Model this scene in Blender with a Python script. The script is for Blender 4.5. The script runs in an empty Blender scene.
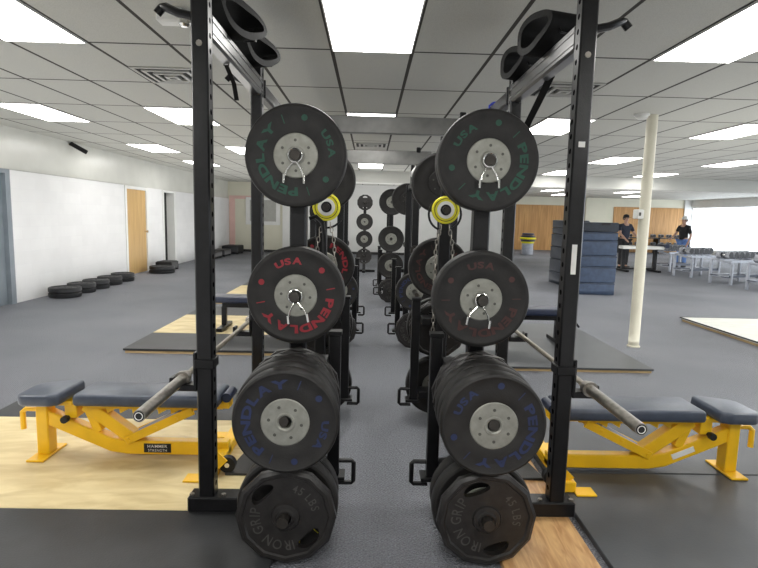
import bpy, bmesh, math, random
from mathutils import Vector, Matrix
random.seed(7)
C = bpy.context.scene.collection
PI = math.pi
# ------------------------------------------------------------------ materials
def mat(name, col, rough=0.6, metal=0.0, var=0.12, scale=12.0, bump=0.0, bscale=80.0, spec=0.5, emis=None, estr=0.0):
    m = bpy.data.materials.new(name); m.use_nodes = True
    nt = m.node_tree; N = nt.nodes; L = nt.links
    b = N['Principled BSDF']
    b.inputs['Roughness'].default_value = rough; b.inputs['Metallic'].default_value = metal
    b.inputs['Specular IOR Level'].default_value = spec
    tc = N.new('ShaderNodeTexCoord'); ns = N.new('ShaderNodeTexNoise')
    ns.inputs['Scale'].default_value = scale; ns.inputs['Detail'].default_value = 3
    L.new(tc.outputs['Object'], ns.inputs['Vector'])
    r = N.new('ShaderNodeValToRGB')
    r.color_ramp.elements[0].position = 0.3; r.color_ramp.elements[1].position = 0.7
    r.color_ramp.elements[0].color = (*[c * (1 - var) for c in col], 1)
    r.color_ramp.elements[1].color = (*[min(1, c * (1 + var)) for c in col], 1)
    L.new(ns.outputs['Fac'], r.inputs['Fac']); L.new(r.outputs['Color'], b.inputs['Base Color'])
    if bump > 0:
        n2 = N.new('ShaderNodeTexNoise'); n2.inputs['Scale'].default_value = bscale
        bp = N.new('ShaderNodeBump'); bp.inputs['Strength'].default_value = bump; bp.inputs['Distance'].default_value = 0.004
        L.new(tc.outputs['Object'], n2.inputs['Vector']); L.new(n2.outputs['Fac'], bp.inputs['Height']); L.new(bp.outputs['Normal'], b.inputs['Normal'])
    if emis:
        b.inputs['Emission Color'].default_value = (*emis, 1); b.inputs['Emission Strength'].default_value = estr
    return m
def s2l(r, g, b):
    f = lambda c: ((c / 255 + 0.055) / 1.055) ** 2.4 if c > 10 else c / 255 / 12.92
    return (f(r), f(g), f(b))
M = {}
M['steel_black'] = mat('black_powder_coat', (0.006, 0.006, 0.007), 0.34, 0.0, 0.25, 30, 0.15, 200, 0.32)
M['beam_gloss'] = mat('glossy_black_beam', (0.010, 0.010, 0.011), 0.30, 0.0, 0.25, 30, 0.0, 100, 0.9)
M['beam_gloss'].node_tree.nodes['Principled BSDF'].inputs['Coat Weight'].default_value = 1.0; M['beam_gloss'].node_tree.nodes['Principled BSDF'].inputs['Coat Roughness'].default_value = 0.28
M['rubber'] = mat('bumper_rubber', (0.0165, 0.0155, 0.0150), 0.52, 0, 0.3, 14, 0.15, 150, 0.32)
M['rubber_dark'] = mat('dark_rubber', (0.010, 0.0105, 0.012), 0.5, 0, 0.25, 18, 0.1, 150, 0.35)
M['iron'] = mat('grip_plate_rubber', (0.015, 0.0135, 0.013), 0.40, 0.0, 0.3, 25, 0.25, 60, 0.42)
M['iron_letter'] = mat('raised_dark_letters', (0.050, 0.047, 0.044), 0.4, 0, 0.2, 25)
M['hub'] = mat('zinc_hub', (0.27, 0.27, 0.24), 0.45, 0.55, 0.14, 30, 0.1, 120)
M['hole'] = mat('dark_rivet', (0.08, 0.08, 0.07), 0.6, 0.3, 0.1)
M['chrome'] = mat('chrome_wire', (0.72, 0.72, 0.70), 0.22, 1.0, 0.05, 40)
M['sleeve'] = mat('worn_steel_sleeve', (0.30, 0.28, 0.25), 0.36, 0.85, 0.2, 40)
M['shaft'] = mat('raw_steel_shaft', (0.30, 0.27, 0.22), 0.4, 0.7, 0.2, 60)
M['peg'] = mat('dark_peg', (0.05, 0.045, 0.04), 0.35, 0.6, 0.2, 30)
M['grey_steel'] = mat('brushed_grey_beam', (0.17, 0.17, 0.163), 0.42, 0.3, 0.14, 9, 0.05, 40)
M['green'] = mat('green_print', (0.004, 0.058, 0.036), 0.55)
M['red'] = mat('red_print', (0.24, 0.010, 0.020), 0.55)
M['darkred'] = mat('worn_dark_red_print', (0.048, 0.013, 0.011), 0.55)
M['blue'] = mat('blue_print', (0.009, 0.018, 0.066), 0.55)
M['yellow_print'] = mat('yellow_print', (0.62, 0.56, 0.03), 0.5)
M['yellow'] = mat('yellow_powder_coat', (0.86, 0.50, 0.010), 0.38, 0, 0.06, 8)
M['tape_yellow'] = mat('yellow_plate', (0.72, 0.66, 0.02), 0.5, 0, 0.08, 20)
M['white'] = mat('white_plastic', (0.75, 0.75, 0.72), 0.45, 0, 0.05, 8)
M['vinyl'] = mat('navy_grey_vinyl', (0.050, 0.062, 0.090), 0.36, 0, 0.12, 25, 0.12, 300)
M['vinyl_dark'] = mat('navy_vinyl', (0.015, 0.022, 0.05), 0.36, 0, 0.15, 25)
M['leather'] = mat('black_leather', (0.005, 0.005, 0.005), 0.7, 0, 0.3, 20, 0.2, 100, 0.2)
M['blue_cord'] = mat('blue_cord', (0.03, 0.05, 0.42), 0.45)
M['rubbermat'] = mat('black_rubber_mat', (0.024, 0.025, 0.027), 0.5, 0, 0.25, 5, 0.25, 120)
M['rubbermat_r'] = mat('charcoal_rubber_mat', (0.055, 0.06, 0.066), 0.42, 0, 0.15, 3, 0.15, 120)
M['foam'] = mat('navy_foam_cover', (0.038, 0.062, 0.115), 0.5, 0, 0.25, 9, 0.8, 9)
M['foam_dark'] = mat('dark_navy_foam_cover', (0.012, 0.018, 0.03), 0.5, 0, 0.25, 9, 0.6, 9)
M['cream'] = mat('cream_paint', (0.74, 0.71, 0.58), 0.5, 0, 0.04, 3)
M['wall_upper'] = mat('upper_wall_paint', (0.64, 0.64, 0.595), 0.24, 0, 0.05, 2, 0.1, 3)
M['wall_cream'] = mat('end_wall_paint', (0.68, 0.66, 0.54), 0.6, 0, 0.03, 2)
M['wall_white'] = mat('white_wall_paint', (0.78, 0.78, 0.76), 0.6, 0, 0.03, 2)
M['soffit'] = mat('soffit_paint', (0.60, 0.60, 0.56), 0.6, 0, 0.04, 2)
M['trim_white'] = mat('trim_white', (0.74, 0.74, 0.72), 0.5, 0, 0.03, 4)
M['pink'] = mat('pink_paint', (0.72, 0.48, 0.43), 0.6, 0, 0.05, 3)
M['base_black'] = mat('black_vinyl_base', (0.02, 0.02, 0.02), 0.5)
M['grey_door'] = mat('blue_grey_paint', (0.20, 0.23, 0.26), 0.4, 0, 0.08, 5)
M['dark'] = mat('painted_shade_and_black_plate', (0.012, 0.011, 0.010), 0.8)  # black for sheets painted as shade in openings, and the bench name plate
M['pane_grey'] = mat('grey_blind', (0.40, 0.40, 0.37), 0.5, 0, 0.08, 5)
M['grey_metal'] = mat('light_grey_frame', (0.36, 0.38, 0.43), 0.42, 0.2, 0.1, 12)
M['grey_rim'] = mat('grey_dumbbell_rim', (0.30, 0.31, 0.34), 0.45, 0.2, 0.1, 12)
M['skin'] = mat('skin_tone', (0.50, 0.30, 0.22), 0.55, 0, 0.06, 20)
M['navy_cloth'] = mat('navy_cloth', (0.02, 0.025, 0.045), 0.8)
M['black_cloth'] = mat('black_cloth', (0.012, 0.012, 0.014), 0.8)
M['denim'] = mat('denim', (0.10, 0.19, 0.42), 0.8, 0, 0.2, 30)
M['hair'] = mat('dark_hair', (0.03, 0.02, 0.015), 0.7)
M['eye'] = mat('eye_dark', (0.02, 0.015, 0.01), 0.3)
M['lip'] = mat('lip', (0.42, 0.17, 0.14), 0.5)
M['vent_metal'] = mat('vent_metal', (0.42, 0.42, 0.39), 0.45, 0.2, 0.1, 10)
M['panel'] = mat('lit_diffuser', (0.9, 0.9, 0.9), 0.5, emis=(1.0, 0.985, 0.95), estr=13.0)

def wood(name, c1, c2, rough, scale, stretch, spec=0.4):
    m = bpy.data.materials.new(name); m.use_nodes = True
    nt = m.node_tree; N = nt.nodes; L = nt.links; b = N['Principled BSDF']
    b.inputs['Roughness'].default_value = rough; b.inputs['Specular IOR Level'].default_value = spec
    tc = N.new('ShaderNodeTexCoord'); mp = N.new('ShaderNodeMapping'); mp.inputs['Scale'].default_value = stretch
    ns = N.new('ShaderNodeTexNoise'); ns.inputs['Scale'].default_value = scale; ns.inputs['Detail'].default_value = 6; ns.inputs['Distortion'].default_value = 0.8
    r = N.new('ShaderNodeValToRGB'); r.color_ramp.elements[0].position = 0.35; r.color_ramp.elements[1].position = 0.65
    r.color_ramp.elements[0].color = (*c1, 1); r.color_ramp.elements[1].color = (*c2, 1)
    L.new(tc.outputs['Object'], mp.inputs['Vector']); L.new(mp.outputs['Vector'], ns.inputs['Vector'])
    L.new(ns.outputs['Fac'], r.inputs['Fac']); L.new(r.outputs['Color'], b.inputs['Base Color'])
    return m
M['plywood'] = wood('pale_plywood', (0.55, 0.43, 0.22), (0.72, 0.60, 0.34), 0.55, 3.0, (1, 3, 1))
M['plyedge'] = wood('plywood_edge', (0.42, 0.29, 0.13), (0.62, 0.46, 0.24), 0.6, 6.0, (1, 1, 20))
M['oak'] = wood('oak_boards', (0.40, 0.21, 0.08), (0.62, 0.38, 0.17), 0.42, 5.0, (7, 1, 1))
M['glare_whitened_top'] = wood('pale_wood_painted_glare', (0.62, 0.62, 0.56), (0.74, 0.74, 0.68), 0.3, 3.0, (1, 3, 1))  # light wood whitened further, window glare is put into the colour
M['door_wood'] = wood('tan_door', (0.50, 0.32, 0.13), (0.58, 0.38, 0.16), 0.45, 2.0, (6, 6, 0.6))
M['panelling'] = wood('wall_panelling', (0.40, 0.20, 0.06), (0.58, 0.32, 0.11), 0.4, 2.0, (7, 1, 0.4))

def mnode(N, L, op, a, b=None, clampit=False):
    n = N.new('ShaderNodeMath'); n.operation = op; n.use_clamp = clampit
    for i, v in enumerate((a, b)):
        if v is None: continue
        if hasattr(v, 'node'): L.new(v, n.inputs[i])
        else: n.inputs[i].default_value = v
    return n.outputs[0]
GX, GY, TX, TY, CEIL = -0.316, 3.06, 0.61, 1.22, 2.74
def ceil_mat():
    m = bpy.data.materials.new('grid_ceiling'); m.use_nodes = True
    nt = m.node_tree; N = nt.nodes; L = nt.links; b = N['Principled BSDF']
    b.inputs['Roughness'].default_value = 0.75; b.inputs['Specular IOR Level'].default_value = 0.2
    tc = N.new('ShaderNodeTexCoord'); sp = N.new('ShaderNodeSeparateXYZ'); L.new(tc.outputs['Object'], sp.inputs[0])
    out = []
    for ax, o, s in (('X', GX, TX), ('Y', GY, TY)):
        f = mnode(N, L, 'FRACT', mnode(N, L, 'DIVIDE', mnode(N, L, 'SUBTRACT', sp.outputs[ax], o), s))
        d = mnode(N, L, 'MULTIPLY', mnode(N, L, 'MINIMUM', f, mnode(N, L, 'SUBTRACT', 1.0, f)), s)
        out.append(mnode(N, L, 'LESS_THAN', d, 0.0145 if ax == 'X' else 0.014))
    line = mnode(N, L, 'MAXIMUM', out[0], out[1])
    ns = N.new('ShaderNodeTexNoise'); ns.inputs['Scale'].default_value = 130; ns.inputs['Detail'].default_value = 2; L.new(tc.outputs['Object'], ns.inputs['Vector'])
    r = N.new('ShaderNodeValToRGB'); r.color_ramp.elements[0].position = .3; r.color_ramp.elements[1].position = .6
    r.color_ramp.elements[0].color = (0.45, 0.45, 0.415, 1); r.color_ramp.elements[1].color = (0.53, 0.53, 0.49, 1); L.new(ns.outputs['Fac'], r.inputs['Fac'])
    mx = N.new('ShaderNodeMix'); mx.data_type = 'RGBA'
    L.new(line, mx.inputs['Factor']); L.new(r.outputs['Color'], mx.inputs['A']); mx.inputs['B'].default_value = (0.045, 0.04, 0.035, 1)
    L.new(mx.outputs['Result'], b.inputs['Base Color'])
    return m
M['ceiling'] = ceil_mat()
def carpet_mat():
    m = bpy.data.materials.new('grey_carpet_tile'); m.use_nodes = True
    nt = m.node_tree; N = nt.nodes; L = nt.links; b = N['Principled BSDF']
    b.inputs['Roughness'].default_value = 0.62; b.inputs['Specular IOR Level'].default_value = 0.35
    tc = N.new('ShaderNodeTexCoord')
    n1 = N.new('ShaderNodeTexNoise'); n1.inputs['Scale'].default_value = 0.5; n1.inputs['Detail'].default_value = 3
    n2 = N.new('ShaderNodeTexNoise'); n2.inputs['Scale'].default_value = 110; n2.inputs['Detail'].default_value = 3
    vo = N.new('ShaderNodeTexVoronoi'); vo.inputs['Scale'].default_value = 75; vo.inputs['Randomness'].default_value = 0.35
    mp = N.new('ShaderNodeMapping'); mp.inputs['Scale'].default_value = (1.0, 1.0, 1.0); mp.inputs['Rotation'].default_value = (0, 0, PI / 4)
    L.new(tc.outputs['Object'], mp.inputs['Vector']); L.new(mp.outputs['Vector'], vo.inputs['Vector'])
    L.new(tc.outputs['Object'], n1.inputs['Vector']); L.new(tc.outputs['Object'], n2.inputs['Vector'])
    s = mnode(N, L, 'ADD', mnode(N, L, 'MULTIPLY', n1.outputs['Fac'], 0.35), mnode(N, L, 'MULTIPLY', n2.outputs['Fac'], 0.65))
    r = N.new('ShaderNodeValToRGB'); r.color_ramp.elements[0].position = .35; r.color_ramp.elements[1].position = .65
    r.color_ramp.elements[0].color = (0.105, 0.110, 0.126, 1); r.color_ramp.elements[1].color = (0.240, 0.248, 0.276, 1); L.new(s, r.inputs['Fac'])
    L.new(r.outputs['Color'], b.inputs['Base Color'])
    bp = N.new('ShaderNodeBump'); bp.inputs['Strength'].default_value = 1.0; bp.inputs['Distance'].default_value = 0.010
    L.new(vo.outputs['Distance'], bp.inputs['Height']); L.new(bp.outputs['Normal'], b.inputs['Normal'])
    return m
M['carpet'] = carpet_mat()
def upright_mat():
    m = mat('punched_black_steel', (0.006, 0.006, 0.007), 0.30, 0.0, 0.25, 30, 0.15, 200, 0.4)
    nt = m.node_tree; N = nt.nodes; L = nt.links; b = N['Principled BSDF']
    tc = N.new('ShaderNodeTexCoord'); sp = N.new('ShaderNodeSeparateXYZ'); L.new(tc.outputs['Object'], sp.inputs[0])
    sn = N.new('ShaderNodeSeparateXYZ'); L.new(tc.outputs['Normal'], sn.inputs[0])
    dy = mnode(N, L, 'SUBTRACT', mnode(N, L, 'ABSOLUTE', sp.outputs['Y']), 0.6)
    fz = mnode(N, L, 'MULTIPLY', mnode(N, L, 'SUBTRACT', mnode(N, L, 'FRACT', mnode(N, L, 'DIVIDE', sp.outputs['Z'], 0.066)), 0.5), 0.066)
    d2 = mnode(N, L, 'ADD', mnode(N, L, 'MULTIPLY', dy, dy), mnode(N, L, 'MULTIPLY', fz, fz))
    hole = mnode(N, L, 'MULTIPLY', mnode(N, L, 'LESS_THAN', d2, 0.013 ** 2), mnode(N, L, 'GREATER_THAN', mnode(N, L, 'ABSOLUTE', sn.outputs['X']), 0.8))
    rough = mnode(N, L, 'ADD', mnode(N, L, 'MULTIPLY', hole, 0.7), 0.30); L.new(rough, b.inputs['Roughness'])
    L.new(mnode(N, L, 'SUBTRACT', 0.36, mnode(N, L, 'MULTIPLY', hole, 0.36)), b.inputs['Specular IOR Level'])
    return m
M['upright'] = upright_mat()
def block_mat():
    m = bpy.data.materials.new('painted_block'); m.use_nodes = True
    nt = m.node_tree; N = nt.nodes; L = nt.links; b = N['Principled BSDF']
    b.inputs['Roughness'].default_value = 0.55
    tc = N.new('ShaderNodeTexCoord'); sp = N.new('ShaderNodeSeparateXYZ'); cb = N.new('ShaderNodeCombineXYZ')
    L.new(tc.outputs['Object'], sp.inputs[0]); L.new(sp.outputs['Y'], cb.inputs['X']); L.new(sp.outputs['Z'], cb.inputs['Y'])
    br = N.new('ShaderNodeTexBrick'); br.inputs['Scale'].default_value = 1.0
    br.inputs['Brick Width'].default_value = 0.4; br.inputs['Row Height'].default_value = 0.2; br.inputs['Mortar Size'].default_value = 0.005
    br.inputs['Color1'].default_value = (0.76, 0.76, 0.76, 1); br.inputs['Color2'].default_value = (0.79, 0.79, 0.79, 1); br.inputs['Mortar'].default_value = (0.755, 0.755, 0.76, 1)
    L.new(cb.outputs[0], br.inputs['Vector'])
    ns = N.new('ShaderNodeTexNoise'); ns.inputs['Scale'].default_value = 2.5; ns.inputs['Detail'].default_value = 5; L.new(tc.outputs['Object'], ns.inputs['Vector'])
    mx = N.new('ShaderNodeMix'); mx.data_type = 'RGBA'; mx.blend_type = 'MULTIPLY'; mx.inputs['Factor'].default_value = 0.12
    L.new(br.outputs['Color'], mx.inputs['A']); L.new(ns.outputs['Fac'], mx.inputs['B']); L.new(mx.outputs['Result'], b.inputs['Base Color'])
    bp = N.new('ShaderNodeBump'); bp.inputs['Strength'].default_value = 0.12; bp.inputs['Distance'].default_value = 0.003
    L.new(br.outputs['Fac'], bp.inputs['Height']); bp.invert = True; L.new(bp.outputs['Normal'], b.inputs['Normal'])
    return m
M['block'] = block_mat()
def glass_mat():
    m = bpy.data.materials.new('window_glass'); m.use_nodes = True
    nt = m.node_tree; N = nt.nodes; L = nt.links; N.remove(N['Principled BSDF'])
    t = N.new('ShaderNodeBsdfTransparent'); g = N.new('ShaderNodeBsdfGlossy'); g.inputs['Roughness'].default_value = 0.03
    fr = N.new('ShaderNodeFresnel'); fr.inputs['IOR'].default_value = 1.45; mx = N.new('ShaderNodeMixShader')
    L.new(fr.outputs[0], mx.inputs[0]); L.new(t.outputs[0], mx.inputs[1]); L.new(g.outputs[0], mx.inputs[2])
    L.new(mx.outputs[0], N['Material Output'].inputs['Surface'])
    return m
M['glass'] = glass_mat()

# ------------------------------------------------------------------ mesh helpers
def merge(bm, tmp):
    me = bpy.data.meshes.new('tmp'); tmp.to_mesh(me); tmp.free(); bm.from_mesh(me); bpy.data.meshes.remove(me)
def box(bm, x0, x1, y0, y1, z0, z1, bev=0.0, mtx=None, seg=1):
    t = bmesh.new(); bmesh.ops.create_cube(t, size=1)
    for v in t.verts:
        v.co = Vector(((x0 + x1) / 2 + v.co.x * (x1 - x0), (y0 + y1) / 2 + v.co.y * (y1 - y0), (z0 + z1) / 2 + v.co.z * (z1 - z0)))
    if bev > 0: bmesh.ops.bevel(t, geom=list(t.edges), offset=bev, segments=seg, affect='EDGES', profile=0.5)
    if mtx is not None: bmesh.ops.transform(t, matrix=mtx, verts=t.verts)
    bmesh.ops.recalc_face_normals(t, faces=t.faces)
    merge(bm, t); return bm
def frame_from(p0, p1, upv=(0, 0, 1)):
    d = (Vector(p1) - Vector(p0)); l = d.length; d.normalize()
    u = Vector(upv)
    if abs(d.dot(u)) > 0.98: u = Vector((1, 0, 0))
    s = d.cross(u).normalized(); u2 = s.cross(d).normalized()
    return d, s, u2, l
def bar(bm, p0, p1, w, h, bev=0.0, upv=(0, 0, 1)):
    d, s, u, l = frame_from(p0, p1, upv)
    m = Matrix((( d.x, s.x, u.x, p0[0]), (d.y, s.y, u.y, p0[1]), (d.z, s.z, u.z, p0[2]), (0, 0, 0, 1)))
    return box(bm, 0, l, -w / 2, w / 2, -h / 2, h / 2, bev, m)
def cyl(bm, p0, p1, r0, r1=None, seg=16, cap=True):
    if r1 is None: r1 = r0
    d, s, u, l = frame_from(p0, p1)
    t = bmesh.new(); rings = []
    for p, r in ((Vector(p0), r0), (Vector(p1), r1)):
        rings.append([t.verts.new(p + (s * math.cos(a) + u * math.sin(a)) * r) for a in [2 * PI * i / seg for i in range(seg)]])
    for i in range(seg): t.faces.new((rings[0][i], rings[0][(i + 1) % seg], rings[1][(i + 1) % seg], rings[1][i]))
    if cap: t.faces.new(rings[0][::-1]); t.faces.new(rings[1])
    bmesh.ops.recalc_face_normals(t, faces=t.faces); merge(bm, t); return bm
def tube(bm, pts, r, seg=8, closed=False):
    pts = [Vector(p) for p in pts]; n = len(pts); t = bmesh.new(); rings = []; prev = None
    for i, p in enumerate(pts):
        a = pts[(i - 1) % n] if (i > 0 or closed) else p; b = pts[(i + 1) % n] if (i < n - 1 or closed) else p
        d = (b - a).normalized()
        if prev is None:
            u = Vector((0, 0, 1)) if abs(d.z) < 0.9 else Vector((1, 0, 0)); s = d.cross(u).normalized()
        else:
            s = (prev - d * prev.dot(d)).normalized()
        prev = s; u = s.cross(d).normalized()
        rr = r[i] if isinstance(r, (list, tuple)) else r
        rings.append([t.verts.new(p + (s * math.cos(2 * PI * k / seg) + u * math.sin(2 * PI * k / seg)) * rr) for k in range(seg)])
    for i in range(n if closed else n - 1):
        A, B = rings[i], rings[(i + 1) % n]
        for k in range(seg): t.faces.new((A[k], A[(k + 1) % seg], B[(k + 1) % seg], B[k]))
    if not closed: t.faces.new(rings[0][::-1]); t.faces.new(rings[-1])
    bmesh.ops.recalc_face_normals(t, faces=t.faces); merge(bm, t); return bm
def lathe(bm, prof, seg=48, rot=0.0, axis='Y', closed=True, org=(0, 0, 0)):
    # prof: list of (radius, position along axis); closed profile ring
    t = bmesh.new(); rings = []; o = Vector(org)
    for r, y in prof:
        ring = []
        for i in range(seg):
            a = 2 * PI * i / seg + rot
            if axis == 'Y': p = (r * math.cos(a), y, r * math.sin(a))
            elif axis == 'Z': p = (r * math.cos(a), r * math.sin(a), y)
            else: p = (y, r * math.cos(a), r * math.sin(a))
            ring.append(t.verts.new(o + Vector(p)))
        rings.append(ring)
    n = len(rings)
    for j in range(n if closed else n - 1):
        A, B = rings[j], rings[(j + 1) % n]
        for i in range(seg): t.faces.new((A[i], A[(i + 1) % seg], B[(i + 1) % seg], B[i]))
    if not closed:
        t.faces.new(rings[0][::-1]); t.faces.new(rings[-1])
    bmesh.ops.recalc_face_normals(t, faces=t.faces); merge(bm, t); return bm
def prism(bm, pts, axis, a0, a1, bev=0.0, seg=1):
    # pts: polygon in the two remaining axes (x,z for axis Y; x,y for Z; y,z for X)
    t = bmesh.new()
    def P(p, a): return {'Y': (p[0], a, p[1]), 'Z': (p[0], p[1], a), 'X': (a, p[0], p[1])}[axis]
    A = [t.verts.new(P(p, a0)) for p in pts]; B = [t.verts.new(P(p, a1)) for p in pts]; n = len(pts)
    for i in range(n): t.faces.new((A[i], A[(i + 1) % n], B[(i + 1) % n], B[i]))
    t.faces.new(A[::-1]); t.faces.new(B)
    bmesh.ops.recalc_face_normals(t, faces=t.faces)
    if bev > 0: bmesh.ops.bevel(t, geom=list(t.edges), offset=bev, segments=seg, affect='EDGES', profile=0.5)
    merge(bm, t); return bm
def obj(name, bm, m, parent=None, smooth=True, loc=None):
    if isinstance(bm, bpy.types.Mesh): me = bm
    else:
        me = bpy.data.meshes.new(name); bm.to_mesh(me); bm.free()
    if not me.materials: me.materials.append(M[m] if isinstance(m, str) else m)
    if smooth:
        me.polygons.foreach_set('use_smooth', [True] * len(me.polygons)); me.set_sharp_from_angle(angle=math.radians(35))
    o = bpy.data.objects.new(name, me); C.objects.link(o)
    if parent is not None: o.parent = parent
    if loc is not None: o.location = loc
    return o
def tag(o, label, cat, group=None):
    o['label'] = label; o['category'] = cat
    if group: o['group'] = group
    return o
def thing(name, label, cat, loc=(0, 0, 0), rot=(0, 0, 0), group=None):
    o = bpy.data.objects.new(name, None); C.objects.link(o); o.location = loc; o.rotation_euler = rot
    o.empty_display_size = 0.05
    return tag(o, label, cat, group)
def struct(name, bm, m, parent=None, smooth=False):
    o = obj(name, bm, m, parent, smooth); 
    if parent is None: o['kind'] = 'structure'
    return o
def dup(root, loc, rot=None, label=None, group=None):
    r = root.copy(); C.objects.link(r); r.location = loc
    if rot is not None: r.rotation_euler = rot
    if label: r['label'] = label
    if group: r['group'] = group
    for ch in list(root.children):
        c = ch.copy(); C.objects.link(c); c.parent = r
        for g in list(ch.children):
            d = g.copy(); C.objects.link(d); d.parent = c
    return r
def nb(): return bmesh.new()
# text -------------------------------------------------------------
_gl = {}
def glyph(ch, off=0.0):
    k = (ch, off)
    if k not in _gl:
        cu = bpy.data.curves.new('g', 'FONT'); cu.body = ch; cu.size = 1.0; cu.offset = off; cu.resolution_u = 4
        o = bpy.data.objects.new('g', cu); C.objects.link(o); bpy.context.view_layer.update()
        dg = bpy.context.evaluated_depsgraph_get(); ev = o.evaluated_get(dg); me = ev.to_mesh()
        vs = [v.co.copy() for v in me.vertices]; fs = [tuple(p.vertices) for p in me.polygons]
        ev.to_mesh_clear(); bpy.data.objects.remove(o); bpy.data.curves.remove(cu)
        x0 = min(v.x for v in vs); x1 = max(v.x for v in vs)
        _gl[k] = ([Vector((v.x - x0, v.y, 0)) for v in vs], fs, x1 - x0)
    return _gl[k]
def layout(txt, size, wide=1.0, gap=0.14, off=0.0):
    x = 0; out = []
    for ch in txt:
        if ch == ' ': x += 0.34 * size * wide; continue
        vs, fs, w = glyph(ch, off)
        out.append(([Vector((x + v.x * size * wide, v.y * size, 0)) for v in vs], fs)); x += w * size * wide + gap * size
    tot = x - gap * size
    return [([Vector((v.x - tot / 2, v.y, 0)) for v in vs], fs) for vs, fs in out], tot
def arc_text(bm, txt, R, ang, size, y, wide=1.0, gap=0.14, off=0.0):
    # letters on a ring in the XZ plane facing -Y, tops outwards, centred at angle ang (degrees)
    ls, tot = layout(txt, size, wide, gap, off); a0 = math.radians(ang)
    for vs, fs in ls:
        nv = []
        for v in vs:
            th = a0 - v.x / (R + size * 0.35); rr = R + v.y
            nv.append(bm.verts.new((rr * math.cos(th), y, rr * math.sin(th))))
        for f in fs:
            try: bm.faces.new([nv[i] for i in f])
            except ValueError: pass
def flat_text(bm, txt, size, org, xdir, ydir, wide=1.0, gap=0.12, off=0.0):
    ls, tot = layout(txt, size, wide, gap, off); o = Vector(org); X = Vector(xdir); Y = Vector(ydir)
    for vs, fs in ls:
        nv = [bm.verts.new(o + X * v.x + Y * v.y) for v in vs]
        for f in fs:
            try: bm.faces.new([nv[i] for i in f])
            except ValueError: pass

# ------------------------------------------------------------------ camera
f_px, cxp, cyp, CH = 540.0, 379.0, 284.0, 1.49
yaw, pitch, roll = math.radians(1.1197), math.radians(7.0477), math.radians(1.4)
fw = Vector((math.sin(yaw) * math.cos(pitch), math.cos(yaw) * math.cos(pitch), -math.sin(pitch)))
rt = Vector((math.cos(yaw), -math.sin(yaw), 0)); up = rt.cross(fw)
xi = rt * math.cos(roll) + up * math.sin(roll); yi = up * math.cos(roll) - rt * math.sin(roll)
cam = bpy.data.cameras.new('camera'); co = bpy.data.objects.new('camera', cam); C.objects.link(co)
cam.sensor_fit = 'HORIZONTAL'; cam.sensor_width = 36.0; cam.lens = f_px / 758 * 36; cam.clip_start = 0.05; cam.clip_end = 200
co.matrix_world = Matrix(((xi.x, yi.x, -fw.x, 0), (xi.y, yi.y, -fw.y, 0), (xi.z, yi.z, -fw.z, CH), (0, 0, 0, 1)))
bpy.context.scene.camera = co

# ------------------------------------------------------------------ the room
XL, XR, YB, YF, YLE = -5.6, 16.6, -3.5, 28.0, 21.6
struct('floor', box(nb(), XL - .3, XR + .3, YB - .2, YF + .3, -0.1, 0), 'carpet')
struct('ceiling', box(nb(), XL - .3, XR + .3, YB - .2, YF + .3, CEIL, CEIL + 0.1), 'ceiling')
# left wall: openings for a tan door and an open doorway; lower part stands proud
LW = 2.05
def wall_y(bm, x0, x1, segs, z0, z1):
    for a, b in segs: box(bm, x0, x1, a, b, z0, z1)
w = nb()
box(w, XL - .2, XL, YB, YLE, LW, CEIL)
struct('wall_left_upper', w, 'wall_upper')
w = nb(); wall_y(w, XL - .2, XL + .03, [(YB, 7.23), (8.50, 12.48), (13.72, 14.78), (15.62, YLE)], 0, LW + .03)
struct('wall_left', w, 'block')
struct('wall_back', box(nb(), XL - .2, XR + .2, YB - .2, YB, 0, CEIL), 'wall_white')
struct('trim_8', box(nb(), XL, XL + .038, YB, 12.4, LW + .028, LW + .042), 'vent_metal')  # thin grey strip stands in for the shadow line along the ledge
# doors in the left wall
d = struct('door_1', box(nb(), XL - .06, XL - .01, 7.28, 8.42, 0, LW - .03, .004), 'grey_door')
b = nb(); box(b, XL - .08, XL + .06, 8.41, 8.52, 0, LW + .03); box(b, XL - .08, XL + .06, 7.21, 7.28, 0, LW + .03); box(b, XL - .08, XL + .06, 7.28, 8.41, LW - .03, LW + .03)
struct('door_frame', b, 'grey_door', d)
d = struct('door_2', box(nb(), XL - .03, XL + .02, 12.56, 13.64, 0.01, LW - .05, .004), 'door_wood')
b = nb(); box(b, XL - .08, XL + .05, 12.47, 12.56, 0, LW + .02); box(b, XL - .08, XL + .05, 13.64, 13.74, 0, LW + .02); box(b, XL - .08, XL + .05, 12.56, 13.64, LW - .05, LW + .02)
struct('door_frame', b, 'trim_white', d)
b = nb(); cyl(b, (XL + .02, 13.56, 1.0), (XL + .08, 13.56, 1.0), .018); cyl(b, (XL + .07, 13.56, 1.0), (XL + .11, 13.56, 1.0), .03)
struct('door_knob', b, 'chrome', d)
d = struct('doorway_shade_sheet', box(nb(), XL - .19, XL - .17, 14.78, 15.62, 0, LW), 'dark')  # black sheet closing the open doorway stands in for the shade inside
b = nb(); box(b, XL - .17, XL + .05, 15.55, 15.7, 0, LW + .02); box(b, XL - .1, XL + .05, 14.7, 14.8, 0, LW + .02); box(b, XL - .1, XL + .05, 14.8, 15.55, LW - .03, LW + .02)
struct('door_frame', b, 'trim_white', d)
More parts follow.
